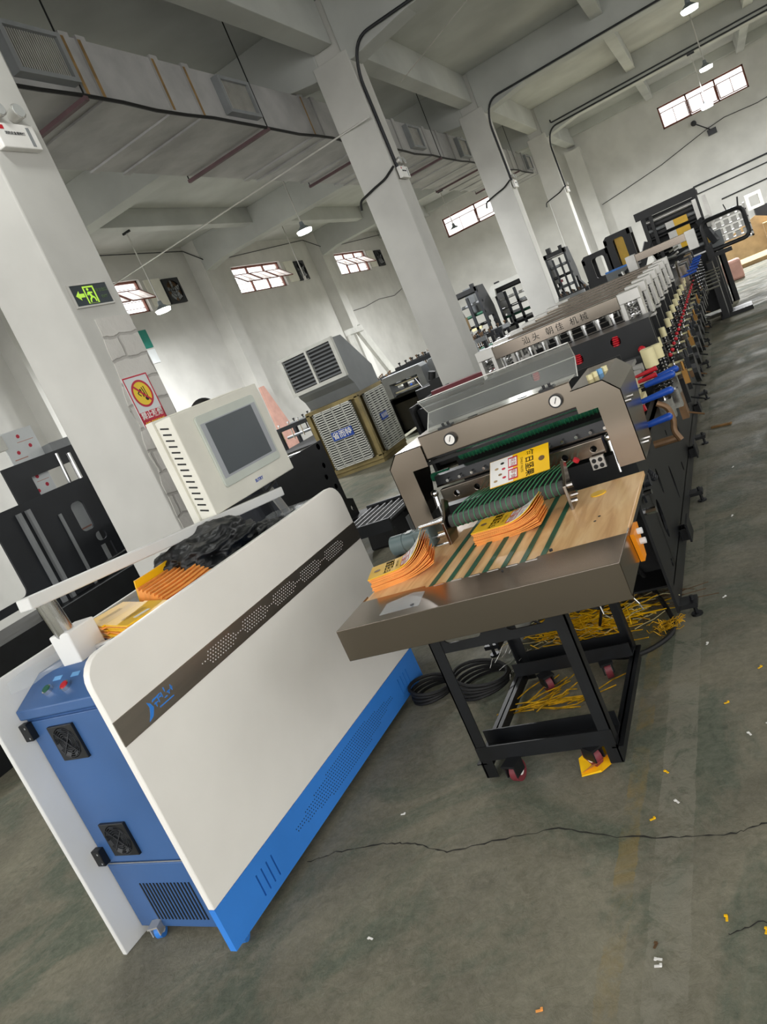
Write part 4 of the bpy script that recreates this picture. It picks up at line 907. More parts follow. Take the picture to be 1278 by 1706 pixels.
# inside
P('inner_back', MB().box(-1.45, -0.54, 3.55, 3.56, 0.75, 1.17), 'black_matt', cut)
for z, y, w_ in ((1.11, 3.02, .03), (1.075, 3.05, .012)): P('inner_bar', MB().box(-1.41, -.59, y, y+.03, z-w_/2, z+w_/2), 'black', cut)
P('feed_roller', MB().cyl((-1.33, 3.32, 1.03), (-0.60, 3.32, 1.03), .030, 20), 'green_roll', cut, smooth=True, label='green ribbed feed roller')
mb = MB()
for i in range(40): mb.ring((-1.32+i*.018, 3.32, 1.03), (1, .3, 0), .0315, .0035, 14, 5)
P('roller_ribs', mb, 'green_cord', cut)
P('feed_roller', MB().cyl((-1.45, 3.20, .985), (-1.36, 3.20, .985), .02, 14), 'green_roll', cut, smooth=True)
P('guide_bar', MB().prism([(3.12, .955), (3.2, .945), (3.2, .998), (3.13, .998)], 'X', -1.41, -.585), 'black', cut, label='long black knife holder bar')
P('guide_bar_edge', MB().box(-1.41, -.585, 3.115, 3.125, .95, .957), 'steel', cut)
mb = MB()
for i in range(13): mb.cyl((-1.34+i*.06, 3.09, .972), (-1.34+i*.06, 3.125, .972), .007, 10)
P('bolts', mb, 'chrome', cut, smooth=True)
press = P('press_bar', MB().holed([(-1.37, .885), (-.635, .885), (-.635, .95), (-1.37, .95)], [circ(-1.30, .915, .013), circ(-1.20, .915, .013), circ(-1.08, .915, .013), circ(-.80, .915, .013), circ(-.68, .915, .013)], 'Y', 3.04, 3.075), 'steel', cut, bevel=0.002, label='drilled steel press bar')
for x in (-1.395, -.605):
    P('tie_rod', MB().cyl((x, 3.03, .93), (x, 3.01, .80), .006, 10).cyl((x, 3.03, .94), (x, 3.02, .89), .012, 12).sphere((x, 3.03, .945), .018), 'chrome', cut, smooth=True)
P('bearing_block', MB().box(-.70, -.645, 3.0, 3.02, .84, .89), 'alu', cut, label='small square bearing block')
P('bearing_bolts', MB().cyl((-.685, 2.995, .853), (-.685, 3.0, .853), .009, 10).cyl((-.66, 2.995, .853), (-.66, 3.0, .853), .009, 10).cyl((-.685, 2.995, .877), (-.685, 3.0, .877), .009, 10).cyl((-.66, 2.995, .877), (-.66, 3.0, .877), .009, 10), 'black', cut)
P('lower_bed', MB().box(-1.45, -.55, 3.08, 3.5, .70, .86), 'black', cut)
# delivery roller with cords
mb = MB(); 
P('roller_core', MB().cyl((-1.235, 2.72, .885), (-.75, 2.72, .885), .0235, 20), 'dark_grey', cut, smooth=True)
P('clear_roller_sleeve', MB().cyl((-1.232, 2.72, .885), (-.753, 2.72, .885), .027, 24), 'roller_tube', cut, smooth=True)
for i in range(20):
    x = -1.21+i*.0228; P('delivery_cord', MB().tube([(x, 2.72, .913), (x+.012, 2.85, .918), (x+.02, 3.03, .90)], .0026, 5).ring((x, 2.72, .885), (1, 0, 0), .028, .002, 16, 5), 'green_cord', cut)
for x in (-1.247, -.742):
    P('roller_side_plate', MB().prism([(2.66, .80), (2.70, .785), (2.735, .79), (2.77, .84), (2.76, .90), (2.79, .955), (2.755, .975), (2.70, .915), (2.665, .90)], 'X', x-.006, x+.006), 'steel', cut, bevel=0.002)
P('side_bolts', MB().cyl((-.736, 2.70, .83), (-.72, 2.70, .83), .009, 10).cyl((-.736, 2.745, .84), (-.722, 2.745, .84), .008, 10).cyl((-.736, 2.73, .885), (-.725, 2.73, .885), .012, 10), 'chrome', cut)
P('cross_rods', MB().cyl((-1.36, 2.69, .905), (-1.25, 2.69, .905), .008, 10).cyl((-1.33, 2.72, .84), (-1.25, 2.72, .84), .009, 10).cyl((-1.33, 2.70, .805), (-1.25, 2.70, .805), .008, 10).cyl((-1.35, 2.78, .885), (-1.25, 2.78, .895), .011, 12), 'chrome', cut, smooth=True)
P('red_cap', MB().cyl((-.72, 2.86, .93), (-.71, 2.86, .94), .012, 10), 'red', cut)
mo = P('drive_motor', MB().cyl((-1.52, 2.72, .853), (-1.46, 2.72, .853), .041, 26).cyl((-1.457, 2.72, .853), (-1.40, 2.72, .853), .041, 26).cyl((-1.462, 2.72, .853), (-1.455, 2.72, .853), .038, 26), 'motor', cut, smooth=True, bevel=0.002, label='grey green electric motor')
P('gearbox', MB().box(-1.40, -1.325, 2.68, 2.76, .812, .894), 'motor', mo, bevel=0.006)
P('rating_label', MB().box(-1.44, -1.415, 2.70, 2.735, .8945, .8955), 'label', mo); P('rating_label', MB().box(-1.375, -1.345, 2.70, 2.73, .8945, .8955), 'label', mo)

# ================================================================== MACHINE LINE
line = thing('bag_making_machine_line', 'long black bag making machine line with steel cross beams running to the far wall', 'machine', (-1.05, 8, 0))
RX, LX = -0.62, -1.50
hol = []
for y, z, ry, rz in ((3.62, .36, .05, .10), (3.9, .46, .03, .07), (4.35, .30, .03, .10), (5.3, .40, .05, .12), (6.4, .35, .05, .12), (7.6, .35, .05, .12), (3.45, .2, .02, .02), (4.7, .5, .02, .02), (4.9, .22, .03, .03)):
    hol.append([(y+ry*math.cos(t*math.pi/8), z+rz*math.sin(t*math.pi/8)) for t in range(16)])
P('side_frame', MB().holed([(3.22, .055), (8.4, .055), (8.4, .74), (3.22, .74)], hol, 'X', RX-.012, RX), 'black', line, label='black side plate with cut-outs, aisle side')
P('side_frame', MB().box(RX-.012, RX, 8.4, 13.1, .055, .72), 'black', line)
P('side_frame', MB().box(LX, LX+.012, 3.22, 13.1, .055, .74), 'black', line)
P('end_plate', MB().box(LX, RX, 3.5, 3.51, .15, .7), 'black_matt', line); P('floor_tray', MB().box(LX, RX, 3.3, 13.0, .15, .16), 'black_matt', line)
P('top_deck', MB().box(LX, RX, 3.6, 13.0, .66, .7), 'black_matt', line)
for i, y in enumerate([3.24, 4.75, 6.05, 7.6, 9.2, 10.8, 12.4]):
    for x, s in ((RX, 1), (LX, -1)):
        P('foot_bracket', MB().box(min(x, x+s*.075), max(x, x+s*.075), y, y+.09, .055, .075).cyl((x+s*.055, y+.045, .0), (x+s*.055, y+.045, .095), .009, 8).cyl((x+s*.055, y+.045, 0), (x+s*.055, y+.045, .01), .025, 10), 'black', line)
    if i < 5:
        P('plate_stiffener', MB().box(RX, RX+.05, y+.7, y+.71, .1, .16).box(RX, RX+.05, y+.78, y+.79, .1, .16).box(RX+.04, RX+.05, y+.66, y+.82, .1, .2), 'black', line)
# disc bracket hanging beside the plate near the table
P('side_bracket', MB().cyl((RX, 3.42, .62), (RX+.04, 3.42, .62), .03, 16).spring((RX+.01, 3.5, .66), (RX+.03, 3.62, .56), .016, .004, 8).prism([(3.3, .6), (3.5, .7), (3.52, .69), (3.32, .55)], 'X', RX+.005, RX+.015), 'dark_grey', line)
P('side_bolts', MB().cyl((RX, 3.30, .60), (RX+.05, 3.30, .60), .012, 8).cyl((RX, 3.26, .53), (RX+.05, 3.26, .53), .016, 8), 'chrome', line)
# steel cross beams with end blocks
BY = [4.98, 5.45, 5.92, 6.4, 6.9, 7.45, 8.0]
for i, y in enumerate(BY):
    b = P('cross_beam', MB().box(-1.50, -.66, y, y+.09, 1.255, 1.34), 'steel', line, bevel=0.004, label='brushed steel cross beam' + (' with engraved lettering' if i == 0 else ''))
    if i == 0: text('汕头 朝佳 机械', 'lettering', 'print_black', b, frame((-1.075, y-.0006, 1.297), (1, 0, 0), (0, 0, 1)), .052, .0005, spacing=1.55)
    for s, x0, x1 in ((1, -.66, -.53), (-1, -1.62, -1.50)):
        e = P('end_block', MB().box(x0, x1, y-.01, y+.13, 1.28, 1.345).box(x0, x0+.025, y-.01, y+.11, 1.12, 1.28).box(x1-.025, x1, y-.01, y+.11, 1.12, 1.28).box(x0, x1, y-.01, y+.11, 1.105, 1.135), 'alu', line, bevel=0.003, label='white aluminium spring housing')
        mb = MB()
        for k in (0.35, 0.65): mb.spring((x0+(x1-x0)*k, y+.04, 1.135), (x0+(x1-x0)*k, y+.04, 1.28), .018, .005, 6, 8, 4)
        P('pressure_spring', mb, 'chrome', e)
    P('riser', MB().box(-.655, -.535, y+.03, y+.08, .95, 1.105).box(-.645, -.632, y, y+.1, .75, 1.1), 'black', line)
    P('riser', MB().box(-1.615, -1.505, y+.03, y+.08, .75, 1.105), 'black', line)
    mb = MB()
    for k in range(9): 
        x = -1.44+k*.09; mb.cyl((x, y-.03, 1.15), (x, y-.03, 1.245), .009, 8).cyl((x, y-.03, 1.235), (x, y-.03, 1.255), .016, 8)
    P('adjusting_screws', mb, 'chrome' if i % 2 == 0 else 'alu', line)
    P('sealing_bar', MB().box(-1.5, -.6, y-.05, y+.02, 1.08, 1.15).box(-1.5, -.6, y+.12, y+.2, 1.06, 1.12), 'black', line)
# black box beam in front with red springs
fb = P('front_box_beam', MB().holed([(-1.52, 1.0), (-.49, 1.0), (-.49, 1.185), (-1.52, 1.185)], [circ(-.93, 1.10, .03), circ(-.70, 1.12, .03), circ(-1.2, 1.10, .03)], 'Y', 4.62, 4.65).box(-1.52, -.49, 4.65, 4.9, 1.175, 1.185).box(-1.52, -.49, 4.7, 4.71, 1.0, 1.175), 'black', line, label='black front beam with red springs in round windows')
for x, z in ((-.93, 1.10), (-.70, 1.12), (-1.2, 1.10)): P('red_spring', MB().spring((x-.005, 4.635, z-.03), (x+.005, 4.635, z+.03), .018, .005, 5, 8, 5), 'red', fb)
P('under_beam_tube', MB().box(-1.45, -.62, 4.2, 4.55, .98, 1.0).box(-.82, -.56, 4.05, 4.1, .93, .97).box(-.82, -.56, 4.15, 4.2, .95, .99).box(-.82, -.56, 4.25, 4.3, .96, 1.0), 'alu', line)
P('red_knob', MB().sphere((-.575, 4.58, 1.03), .022), 'red', line, smooth=True)
P('deck_hardware', MB().box(-1.45, -.66, 3.6, 4.6, .85, .93).box(-1.3, -.7, 3.7, 3.75, .93, .99).box(-1.3, -.7, 3.95, 4.0, .93, .99), 'black', line)
P('hose', MB().tube([(-.9, 3.6, 1.0), (-.8, 3.7, 1.08), (-.7, 3.9, 1.1), (-.62, 4.1, 1.04), (-.6, 4.2, .98)], .007, 6), 'rubber', line)
# near spring posts, levers
def spring_post(y, x=-.49, z0=.86, big=1.0):
    sp = P('spring_post', MB().cyl((x, y, .72), (x, y, 1.0), .007, 8).box(x-.035, x+.035, y-.03, y+.03, .70, .80), 'chrome', line)
    P('coil_spring', MB().spring((x, y, .82), (x, y, .99), .02*big, .0045, 9, 8, 4), 'black', sp)
    P('cream_cap', MB().cyl((x, y, .985), (x, y, 1.0+.06*big), .026*big, 16), 'cream', sp, smooth=True)
spring_post(4.15, -.50, big=1.35); spring_post(4.35, -.475, big=1.0)
rng = random.Random(11)
for k in range(13):
    y = 4.75+k*.42
    spring_post(y, -.50+rng.uniform(-.01, .01), big=.72)
    P('guide_post', MB().box(-.60, -.56, y-.06, y+.06, .70, .96), 'black', line)
    s = P('cross_shaft', MB().cyl((-.62, y+.02, .80), (-.36, y+.02, .80), .008, 8), 'cream', line)
    P('handwheel', MB().cyl((-.37, y+.02, .80), (-.345, y+.02, .80), .06 if k % 3 else .085, 20), 'black', s)
    P('red_knob', MB().sphere((-.455, y-.05, .93), .012).sphere((-.445, y+.05, .94), .012), 'red', line, smooth=True)
    P('cap_rod', MB().cyl((-.56, y-.05, .95), (-.46, y-.05, .95), .005, 6), 'chrome', line)
    P('side_valve', MB().box(-.43, -.40, y-.05, y-.01, .74, .82).cyl((-.415, y-.03, .82), (-.415, y-.03, .87), .009, 8), 'dark_grey' if k % 3 else 'brass', line)
    P('lower_bracket', MB().box(RX, -.50, y+.1, y+.14, .60, .72).box(-.52, -.48, y+.06, y+.18, .52, .74).cyl((-.5, y+.12, .55), (-.40, y+.12, .50), .006, 6), 'black' if k % 3 else 'copper_brown', line)
for (y, z, x0, x1) in ((3.44, .855, -.575, -.42), (3.62, .93, -.56, -.40), (3.80, .965, -.55, -.39), (3.98, .955, -.52, -.385)):
    a = P('blue_handle', MB().cyl((x0+.03, y, z-.005), (x1, y, z+.005), .0125, 14, .017).sphere((x1, y, z+.005), .0165), 'blue_handle', line, smooth=True, label='blue plastic lever handle')
    P('handle_rod', MB().cyl((x0-.07, y, z-.01), (x0+.04, y, z-.004), .006, 8), 'chrome', a)
for (y, z) in ((3.95, 1.00), (3.86, .985)):
    P('red_handle', MB().cyl((-.57, y, z-.01), (-.46, y, z), .008, 10, .013), 'red', line, smooth=True, label='red lever handle')
P('red_handle', MB().cyl((-.56, 3.60, .895), (-.52, 3.60, .90), .016, 12), 'red', line, label='short red knob')
P('copper_block', MB().tube(smooth_path([(-.47, 3.6, .90), (-.43, 3.6, .87), (-.425, 3.6, .80), (-.44, 3.59, .76), (-.42, 3.58, .71)], .03), .014, 8).cyl((-.54, 3.6, .72), (-.43, 3.6, .72), .018, 10), 'copper_brown', line, label='brownish metal lever bracket')
P('lever_bracket', MB().box(-.585, -.545, 3.55, 3.95, .88, .91).box(-.58, -.55, 3.6, 3.66, .93, 1.0).box(-.58, -.55, 3.8, 3.86, .93, 1.0), 'cream', line)
P('reel_plate', MB().prism([(8.3, .74), (8.3, 1.1), (8.38, 1.22), (8.5, 1.25), (8.62, 1.22), (8.7, 1.1), (8.7, .74)], 'X', -.50, -.485), 'steel', line, label='rounded upright steel plate')
# middle to far part of the line
P('rear_cross_beam', MB().box(-1.1, -.45, 11.2, 11.32, 1.33, 1.43), 'steel', line, bevel=.004)
P('rear_end_block', MB().box(-.45, -.33, 11.15, 11.36, 1.2, 1.44), 'alu', line); P('rear_end_block', MB().box(-1.22, -1.1, 11.15, 11.36, 1.2, 1.44), 'alu', line)
P('rear_cross_beam', MB().box(-1.6, -.9, 9.0, 9.12, 1.20, 1.27), 'grille', line)
rng = random.Random(4)
for k in range(46):
    x = rng.uniform(-1.4, -.55); y = rng.uniform(8.6, 12.4); z = rng.uniform(1.0, 1.28); a = rng.uniform(0, 3.14)
    P('linkage', MB().cyl((x, y, z), (x+.14*math.cos(a), y+.14*math.sin(a), z+rng.uniform(-.04, .08)), rng.uniform(.008, .02), 6), rng.choice(['chrome', 'black', 'dark_grey', 'alu']), line)
P('rear_bed', MB().box(-1.5, -.55, 8.5, 13.0, .70, 1.02), 'black', line)
for k in range(6):
    y = 9.0+k*.55; P('blue_handle', MB().cyl((-.50, y, 1.05-.0*k), (-.36, y, 1.06), .013, 12), 'blue_handle', line, smooth=True)
    P('rear_spring', MB().spring((-.42, y+.2, .75), (-.42, y+.2, 1.0), .035, .008, 7, 8, 4), 'black', line)
    P('rear_block', MB().box(-.55, -.46, y+.1, y+.35, .85, 1.15), 'dark_grey' if k % 2 else 'steel', line)
    P('rear_shaft', MB().cyl((-.6, y+.3, .80), (-.2, y+.3, .80), .01, 6), 'chrome', line)
P('vertical_rollers', MB().box(-.35, -.27, 12.1, 12.7, .1, .9), 'black', line)

# unwinder tower
tw = thing('unwinder_tower', 'tall black film unwinding tower with yellow printed film at the far end of the line', 'machine', (-.7, 14, 0))
TY = 13.2
for x in (-1.05, -.28):
    P('tower_upright', MB().box(x, x+.06, TY, TY+.12, .3, 1.93), 'black', tw); P('tower_upright', MB().box(x, x+.06, TY+.9, TY+1.02, .3, 1.9), 'black', tw)
    P('tower_rail', MB().box(x, x+.06, TY, TY+1.02, 1.2, 1.3), 'black', tw)
P('tower_top', MB().box(-1.12, -.2, TY-.02, TY+.1, 1.84, 1.96).box(-1.1, -.2, TY+.92, TY+1.02, 1.86, 1.94), 'black', tw)
P('tower_upright', MB().box(-.93, -.88, TY, TY+.1, 1.1, 1.85), 'black', tw)
for z, m_ in ((1.76, 'alu'), (1.62, 'grille'), (1.50, 'black'), (1.36, 'dark_grey'), (1.24, 'black'), (1.14, 'grille')):
    P('roller', MB().cyl((-1.0, TY+.06, z), (-.26, TY+.06, z), .028, 12), m_, tw, smooth=True)
for z in (1.60, 1.45, 1.26): 
    f_ = P('film_web', MB().box(-.62, -.42, TY-.005, TY+.005, z-.05, z+.05), 'yellow', tw, label='yellow printed film'); P('white_print', MB().box(-.74, -.62, TY-.006, TY+.004, z-.05, z+.05), 'white', f_)
P('light_cover', MB().box(-.30, -.24, TY-.05, TY, 1.5, 1.8).box(-.16, -.1, TY, TY+.3, 1.3, 1.8), 'alu', tw)
P('white_disc', MB().cyl((-.20, TY-.04, 1.42), (-.14, TY-.04, 1.42), .09, 18), 'white', tw); P('control_panel', MB().box(-.3, -.05, TY-.03, TY-.01, 1.0, 1.25), 'cooler_grey', tw)
P('yellow_label', MB().box(-.28, -.2, TY-.04, TY-.03, 1.12, 1.28), 'yellow', tw)
P('dark_backdrop', MB().box(-.98, -.24, TY+.35, TY+.37, 1.02, 1.84), 'black', tw); P('inner_bar', MB().box(-1.0, -.25, TY+.12, TY+.16, 1.68, 1.72).box(-1.0, -.25, TY+.12, TY+.16, 1.54, 1.58).box(-1.0, -.25, TY+.12, TY+.16, 1.28, 1.32), 'black', tw); P('control_arm', MB().beam((-1.05, TY-.05, 1.5), (-1.25, TY-.1, 1.15), .08, .1).beam((-.28, TY-.02, 1.5), (-.15, TY-.1, 1.1), .07, .1), 'dark_grey', tw)  # black backdrop added to make the tower's inside look dark
P('cabinet_body', MB().box(-1.0, -.2, TY+.2, TY+.9, .1, 1.0), 'black', tw)
lf = thing('loop_frame', 'black rounded loop shaped pipe frame sticking out at the far end of the line', 'frame', (.05, 13, 0))
lp = [(-.16, 13, 1.36)]+[(p[0], 13, p[1]) for p in reversed(rrect(-.3, .30, 1.02, 1.44, .09, 4))]
P('loop', MB().tube([(p[0], 13.0, p[1]) for p in rrect(-.28, .30, 1.0, 1.44, .09, 4)], .032, 8, True), 'black', lf, smooth=True)
P('post', MB().box(-.32, -.22, 12.95, 13.1, .05, 1.1).box(-.3, .02, 12.98, 13.06, .9, .96), 'black', lf); P('feet', MB().box(-.4, .05, 12.8, 13.3, 0, .06), 'black', lf)
P('pegs', MB().cyl((.1, 13, 1.44), (.08, 13, 1.56), .008, 6).cyl((.25, 13, 1.44), (.28, 13, 1.58), .012, 6), 'black', lf)
ov = thing('spare_part_rack', 'white rack of small boxes seen through the black loop frame', 'rack', (.1, 14.6, 0))
P('rack_frame', MB().box(-.2, -.17, 14.6, 14.9, .0, 1.45).box(.36, .39, 14.6, 14.9, .9, 1.45).box(-.2, .39, 14.6, 14.9, .9, .93), 'alu', ov); P('rack_post', MB().box(-.2, -.1, 14.6, 14.9, 0, .9), 'black', ov)
for k in range(4):
    P('shelf', MB().box(-.2, .39, 14.6, 14.9, .98+k*.12, 1.0+k*.12), 'alu', ov)
    for j in range(4): P('small_box', MB().box(-.1+j*.12, -.02+j*.12, 14.58, 14.8, 1.0+k*.12, 1.07+k*.12), 'white', ov)

def portal(name, x0, x1, y, z0, z1, d, hole, lab, m='black'):
    o = thing(name, lab, 'machine frame', ((x0+x1)/2, y, 0))
    P('portal_plate', MB().holed([(x0, 0.0), (x1, 0.0), (x1, z1), (x0+.06, z1), (x0, z1-.05)], [rrect(*hole, .04)], 'Y', y, y+.05), m, o)
    P('portal_plate', MB().holed([(x0, 0.0), (x1, 0.0), (x1, z1), (x0+.06, z1), (x0, z1-.05)], [rrect(*hole, .04)], 'Y', y+d, y+d+.05), m, o)
    P('tie_bars', MB().box(x0, x0+.05, y, y+d, z1-.14, z1-.06).box(x1-.05, x1, y, y+d, z1-.1, z1).box(x0, x1, y, y+d, .3, .36), m, o)
    return o
o = portal('portal_frame', -2.28, -1.80, 14.5, 0, 1.69, .5, (-2.12, -1.9, 1.25, 1.60), 'black portal frame left of the yellow one behind the machine line')
o = portal('portal_frame', -1.83, -1.37, 14.5, 0, 1.85, .5, (-1.68, -1.5, 1.2, 1.76), 'taller black portal frame holding a yellow panel behind the machine line')
P('yellow_panel', MB().box(-1.66, -1.5, 14.6, 14.75, 1.1, 1.78), 'yellow', o, label='bright yellow upright panel')
P('grey_box', MB().box(-1.85, -1.4, 13.6, 14.1, 0, 1.28), 'cooler_grey', label='grey steel box below the yellow portal frame', cat='box'); P('blue_bar', MB().box(-1.85, -1.45, 13.61, 13.65, 1.28, 1.31), 'cab_blue', label='bright blue bar lying on the grey steel box', cat='bar')

# ================================================================== UNDER AND AROUND THE TABLE
def strands(name, cx, cy, rx, ry, n, h, label, m, seed, L0=.12, z0=0.0, w_=.0022, th=0.0):
    rng = random.Random(seed); mb = MB()
    for i in range(n):
        x = cx+rng.gauss(0, rx/2); y = cy+rng.gauss(0, ry/2); a = th+rng.gauss(0, .5); l = L0*rng.uniform(.4, 1.3); z = z0+.004+rng.uniform(0, h)
        p = [(x+l*t*math.cos(a)+.01*math.sin(i+t*3), y+l*t*math.sin(a), max(.003, z+.02*math.sin(t*3+i)*rng.random())) for t in (0, .33, .66, 1)]
        mb.tube(p, w_, 3)
    o = P(name, mb, m, label=label, cat='trim scraps'); o['kind'] = 'stuff'; return o
strands('trim_scraps', -1.13, 3.30, .28, .14, 200, .12, 'heap of yellow plastic trim strips on the floor under the machine end', 'yellow', 1, .17, 0, .0028)
strands('trim_scraps', -1.1, 3.32, .28, .14, 70, .13, 'pale and orange trim strips mixed in the heap under the machine end', 'cream', 9, .15)
strands('trim_scraps', -1.2, 2.70, .16, .08, 30, .03, 'spray of yellow trim strips on the floor inside the table stand', 'scrap', 2, .22, 0, .003, .5)
strands('trim_scraps', -.70, 3.20, .07, .05, 70, .03, 'small tuft of yellow trim strips beside the machine foot', 'scrap', 3, .05, 0, .0018)
strands('trim_scraps', -.82, 3.45, .12, .1, 30, .10, 'brownish loose trim strips behind the right table leg', 'copper_brown', 4, .16, 0, .002)
strands('wire_bundle', -1.37, 2.98, .06, .08, 16, .12, 'bunch of pale thin wires hanging between the coils under the table', 'alu', 5, .15, .02, .0016, 1.2)
for k, (x, y, R_, n_) in enumerate(((-1.80, 2.99, .10, 4), (-1.52, 2.98, .13, 5))):
    mb = MB()
    for i in range(n_): mb.ring((x, y, .014+i*.016), (0.08*(i-1), .05, 1), R_+.006*math.sin(i*3), .0085, 30, 6)
    P('cable_coil', mb, 'rubber', smooth=True, label='black cable coil on the floor %s' % ('beside the blue kick panel' if k == 0 else 'left inside the table stand'), cat='cable')
for k in range(9):
    rng = random.Random(20+k); x = -1.45+k*.06
    P('loose_cable', MB().tube(smooth_path([(x, 3.2, .05+rng.random()*.3), (x+.08, 3.1, .2+rng.random()*.3), (x+.2, 3.15, .1+rng.random()*.3), (x+.1, 3.25, .45), (x, 3.2, .6)], .08), .007, 6), 'rubber', smooth=True, label='black cable tangled under the machine bed', cat='cable', group='tangled cables under the machine bed')
P('floor_cable', MB().tube(smooth_path([(-.82, 3.55, .25), (-.70, 3.35, .06), (-.655, 3.22, .018), (-.66, 3.13, .012), (-.72, 3.04, .012), (-.82, 2.98, .012), (-1.0, 2.98, .05), (-1.1, 3.1, .2)], .1), .011, 8), 'rubber', smooth=True, label='thick black cable looping over the floor right of the table stand', cat='cable')
mb = MB(); T_ = Matrix.Translation((-.93, 2.22, 0)) @ Matrix.Rotation(.35, 4, 'Z')
P('crumpled_pouch', MB(T_).add([(0, 0, .004), (.07, -.01, .004), (.14, .02, .015), (.15, .08, .03), (.08, .10, .045), (.01, .07, .03), (.05, .04, .012), (.1, .05, .02), (0, 0, .008), (.07, -.01, .012)], [(0, 1, 7, 6), (1, 2, 7), (2, 3, 7), (3, 4, 6, 7), (4, 5, 6), (5, 0, 6), (0, 8, 9, 1), (8, 6, 9), (9, 6, 7, 2)]), 'yellow', label='crumpled yellow pouch on the floor under the front of the table stand', cat='pouch')
P('crumpled_pouch', MB(T_).add([(.0, .01, .01), (.06, .0, .03), (.13, .03, .045), (.12, .06, .02), (.05, .04, .012)], [(0, 1, 2, 3, 4)]), 'orange', label='orange folded inside of the crumpled floor pouch', cat='pouch')
P('wood_stick', MB().beam((-.52, 6.5, .008), (-.37, 6.45, .008), .03, .014), 'wood_stick', label='short brown wooden stick on the aisle floor', cat='stick')
rng = random.Random(31)
for i, (x, y, m_) in enumerate([(-1.62, 2.12, 'white'), (-2.85, 1.75, 'orange'), (-2.7, 1.95, 'white'), (-2.55, 1.75, 'white'), (-2.45, 1.62, 'white'), (-.45, 2.55, 'yellow'), (-.33, 2.75, 'yellow'), (-.64, 2.2, 'yellow'), (-.67, 1.98, 'yellow'), (-.6, 2.05, 'white'), (-.38, 2.35, 'white'), (-.32, 2.4, 'white'), (-.46, 1.6, 'yellow'), (-.37, 1.56, 'yellow'), (-.63, 1.52, 'copper_brown'), (-.62, 1.48, 'white'), (-.9, 1.33, 'orange'), (-.62, 1.46, 'white'), (-1.5, 1.55, 'white'), (-.52, 3.0, 'white'), (-.45, 3.4, 'white'), (-.38, 5.3, 'white'), (-.4, 4.4, 'white')]):
    T_ = Matrix.Translation((x, y, .001)) @ Matrix.Rotation(rng.uniform(0, 3), 4, 'Z')
    P('paper_scrap', MB(T_).box(-.009, .009, -.003, .003, 0, .002).box(.004, .010, -.002, .006, .001, .004), m_, label='tiny %s scrap of trim on the floor' % {'white': 'white', 'yellow': 'yellow', 'orange': 'orange', 'copper_brown': 'brown'}[m_], cat='scrap', group='tiny %s scraps scattered on the floor' % m_)

# ================================================================== AIR COOLER
ac = thing('air_cooler', 'large square evaporative air cooler with white louvred sides and a grey outlet hood', 'air cooler', (-6.1, 11.4, 0))
ax0, ax1, ay0, ay1 = -6.62, -5.59, 10.9, 11.95
P('base', MB().box(ax0+.05, ax1-.02, ay0+.02, ay1, 0, .12), 'cooler_body', ac)
P('body', MB().box(ax0+.05, ax1-.05, ay0+.05, ay1-.05, .12, 1.15).box(ax0, ax1, ay0, ay1, 1.12, 1.19).box(ax0, ax1, ay0, ay1, .06, .15), 'cooler_body', ac, bevel=.01)
for x in (ax0, ax1-.07):
    for y in (ay0, ay1-.07): P('corner_post', MB().box(x, x+.07, y, y+.07, .12, 1.15), 'cooler_body', ac)
def grid(axis, at, u0, u1, z0, z1, nu, nz, out):
    mb = MB()
    def bx(a, b, c, d):
        if axis == 'Y': mb.box(a, b, at-out, at, c, d)
        else: mb.box(at, at+out, a, b, c, d)
    bx(u0, u1, z0, z0+.02); bx(u0, u1, z1-.02, z1); bx(u0, u0+.03, z0, z1); bx(u1-.03, u1, z0, z1)
    for i in range(1, nu): u = u0+(u1-u0)*i/nu; bx(u-.007, u+.007, z0, z1)
    for i in range(1, nz): z = z0+(z1-z0)*i/nz; bx(u0, u1, z-.009, z+.009)
    g = P('louvre_grid', mb, 'cooler_grid', ac, label='white plastic louvre grid')
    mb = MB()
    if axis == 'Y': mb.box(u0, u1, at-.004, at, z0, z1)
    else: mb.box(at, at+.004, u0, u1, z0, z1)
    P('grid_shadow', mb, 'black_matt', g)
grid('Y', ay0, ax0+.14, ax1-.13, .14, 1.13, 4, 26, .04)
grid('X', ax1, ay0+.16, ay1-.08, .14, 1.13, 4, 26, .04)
nb = P('name_plate', MB().box(-6.28, -5.88, ay0-.055, ay0-.042, .60, .75), 'sign_blue', ac, label='blue name plate')
text('省而特', 'lettering', 'white', nb, frame((-6.08, ay0-.056, .672), (1, 0, 0), (0, 0, 1)), .125, .002, bold=.002)
nb = P('name_plate', MB().box(ax1+.042, ax1+.055, 11.3, 11.55, .60, .72), 'sign_blue', ac)
text('省而特', 'lettering', 'white', nb, frame((ax1+.056, 11.425, .66), (0, 1, 0), (0, 0, 1)), .08, .002)
# outlet hood
mb = MB(); n = 8; prof = [(10.92, 1.50)]+[(10.92+.42*math.sin(t/n*1.57)*.8+.1, 1.50-.31*(1-math.cos(t/n*1.57))) for t in range(1, n+1)]
P('outlet_neck', MB().prism([(10.95, 1.53), (10.98, 1.45), (11.08, 1.35), (11.15, 1.19), (11.95, 1.19), (11.95, 1.5), (11.3, 2.13), (10.95, 2.13)], 'X', -6.62, -5.63), 'cooler_grey', ac, label='grey sheet metal outlet elbow')
P('outlet_frame', MB().holed([(-6.66, 1.50), (-5.60, 1.50), (-5.60, 2.15), (-6.66, 2.15)], [[(-6.60, 1.56), (-6.60, 2.10), (-6.15, 2.10), (-6.15, 1.56)], [(-6.11, 1.56), (-6.11, 2.10), (-5.66, 2.10), (-5.66, 1.56)]], 'Y', 10.88, 10.95), 'cooler_grid', ac, label='pale outlet frame')
P('outlet_dark', MB().box(-6.62, -5.64, 10.94, 10.949, 1.52, 2.12), 'black', ac)
mb = MB()
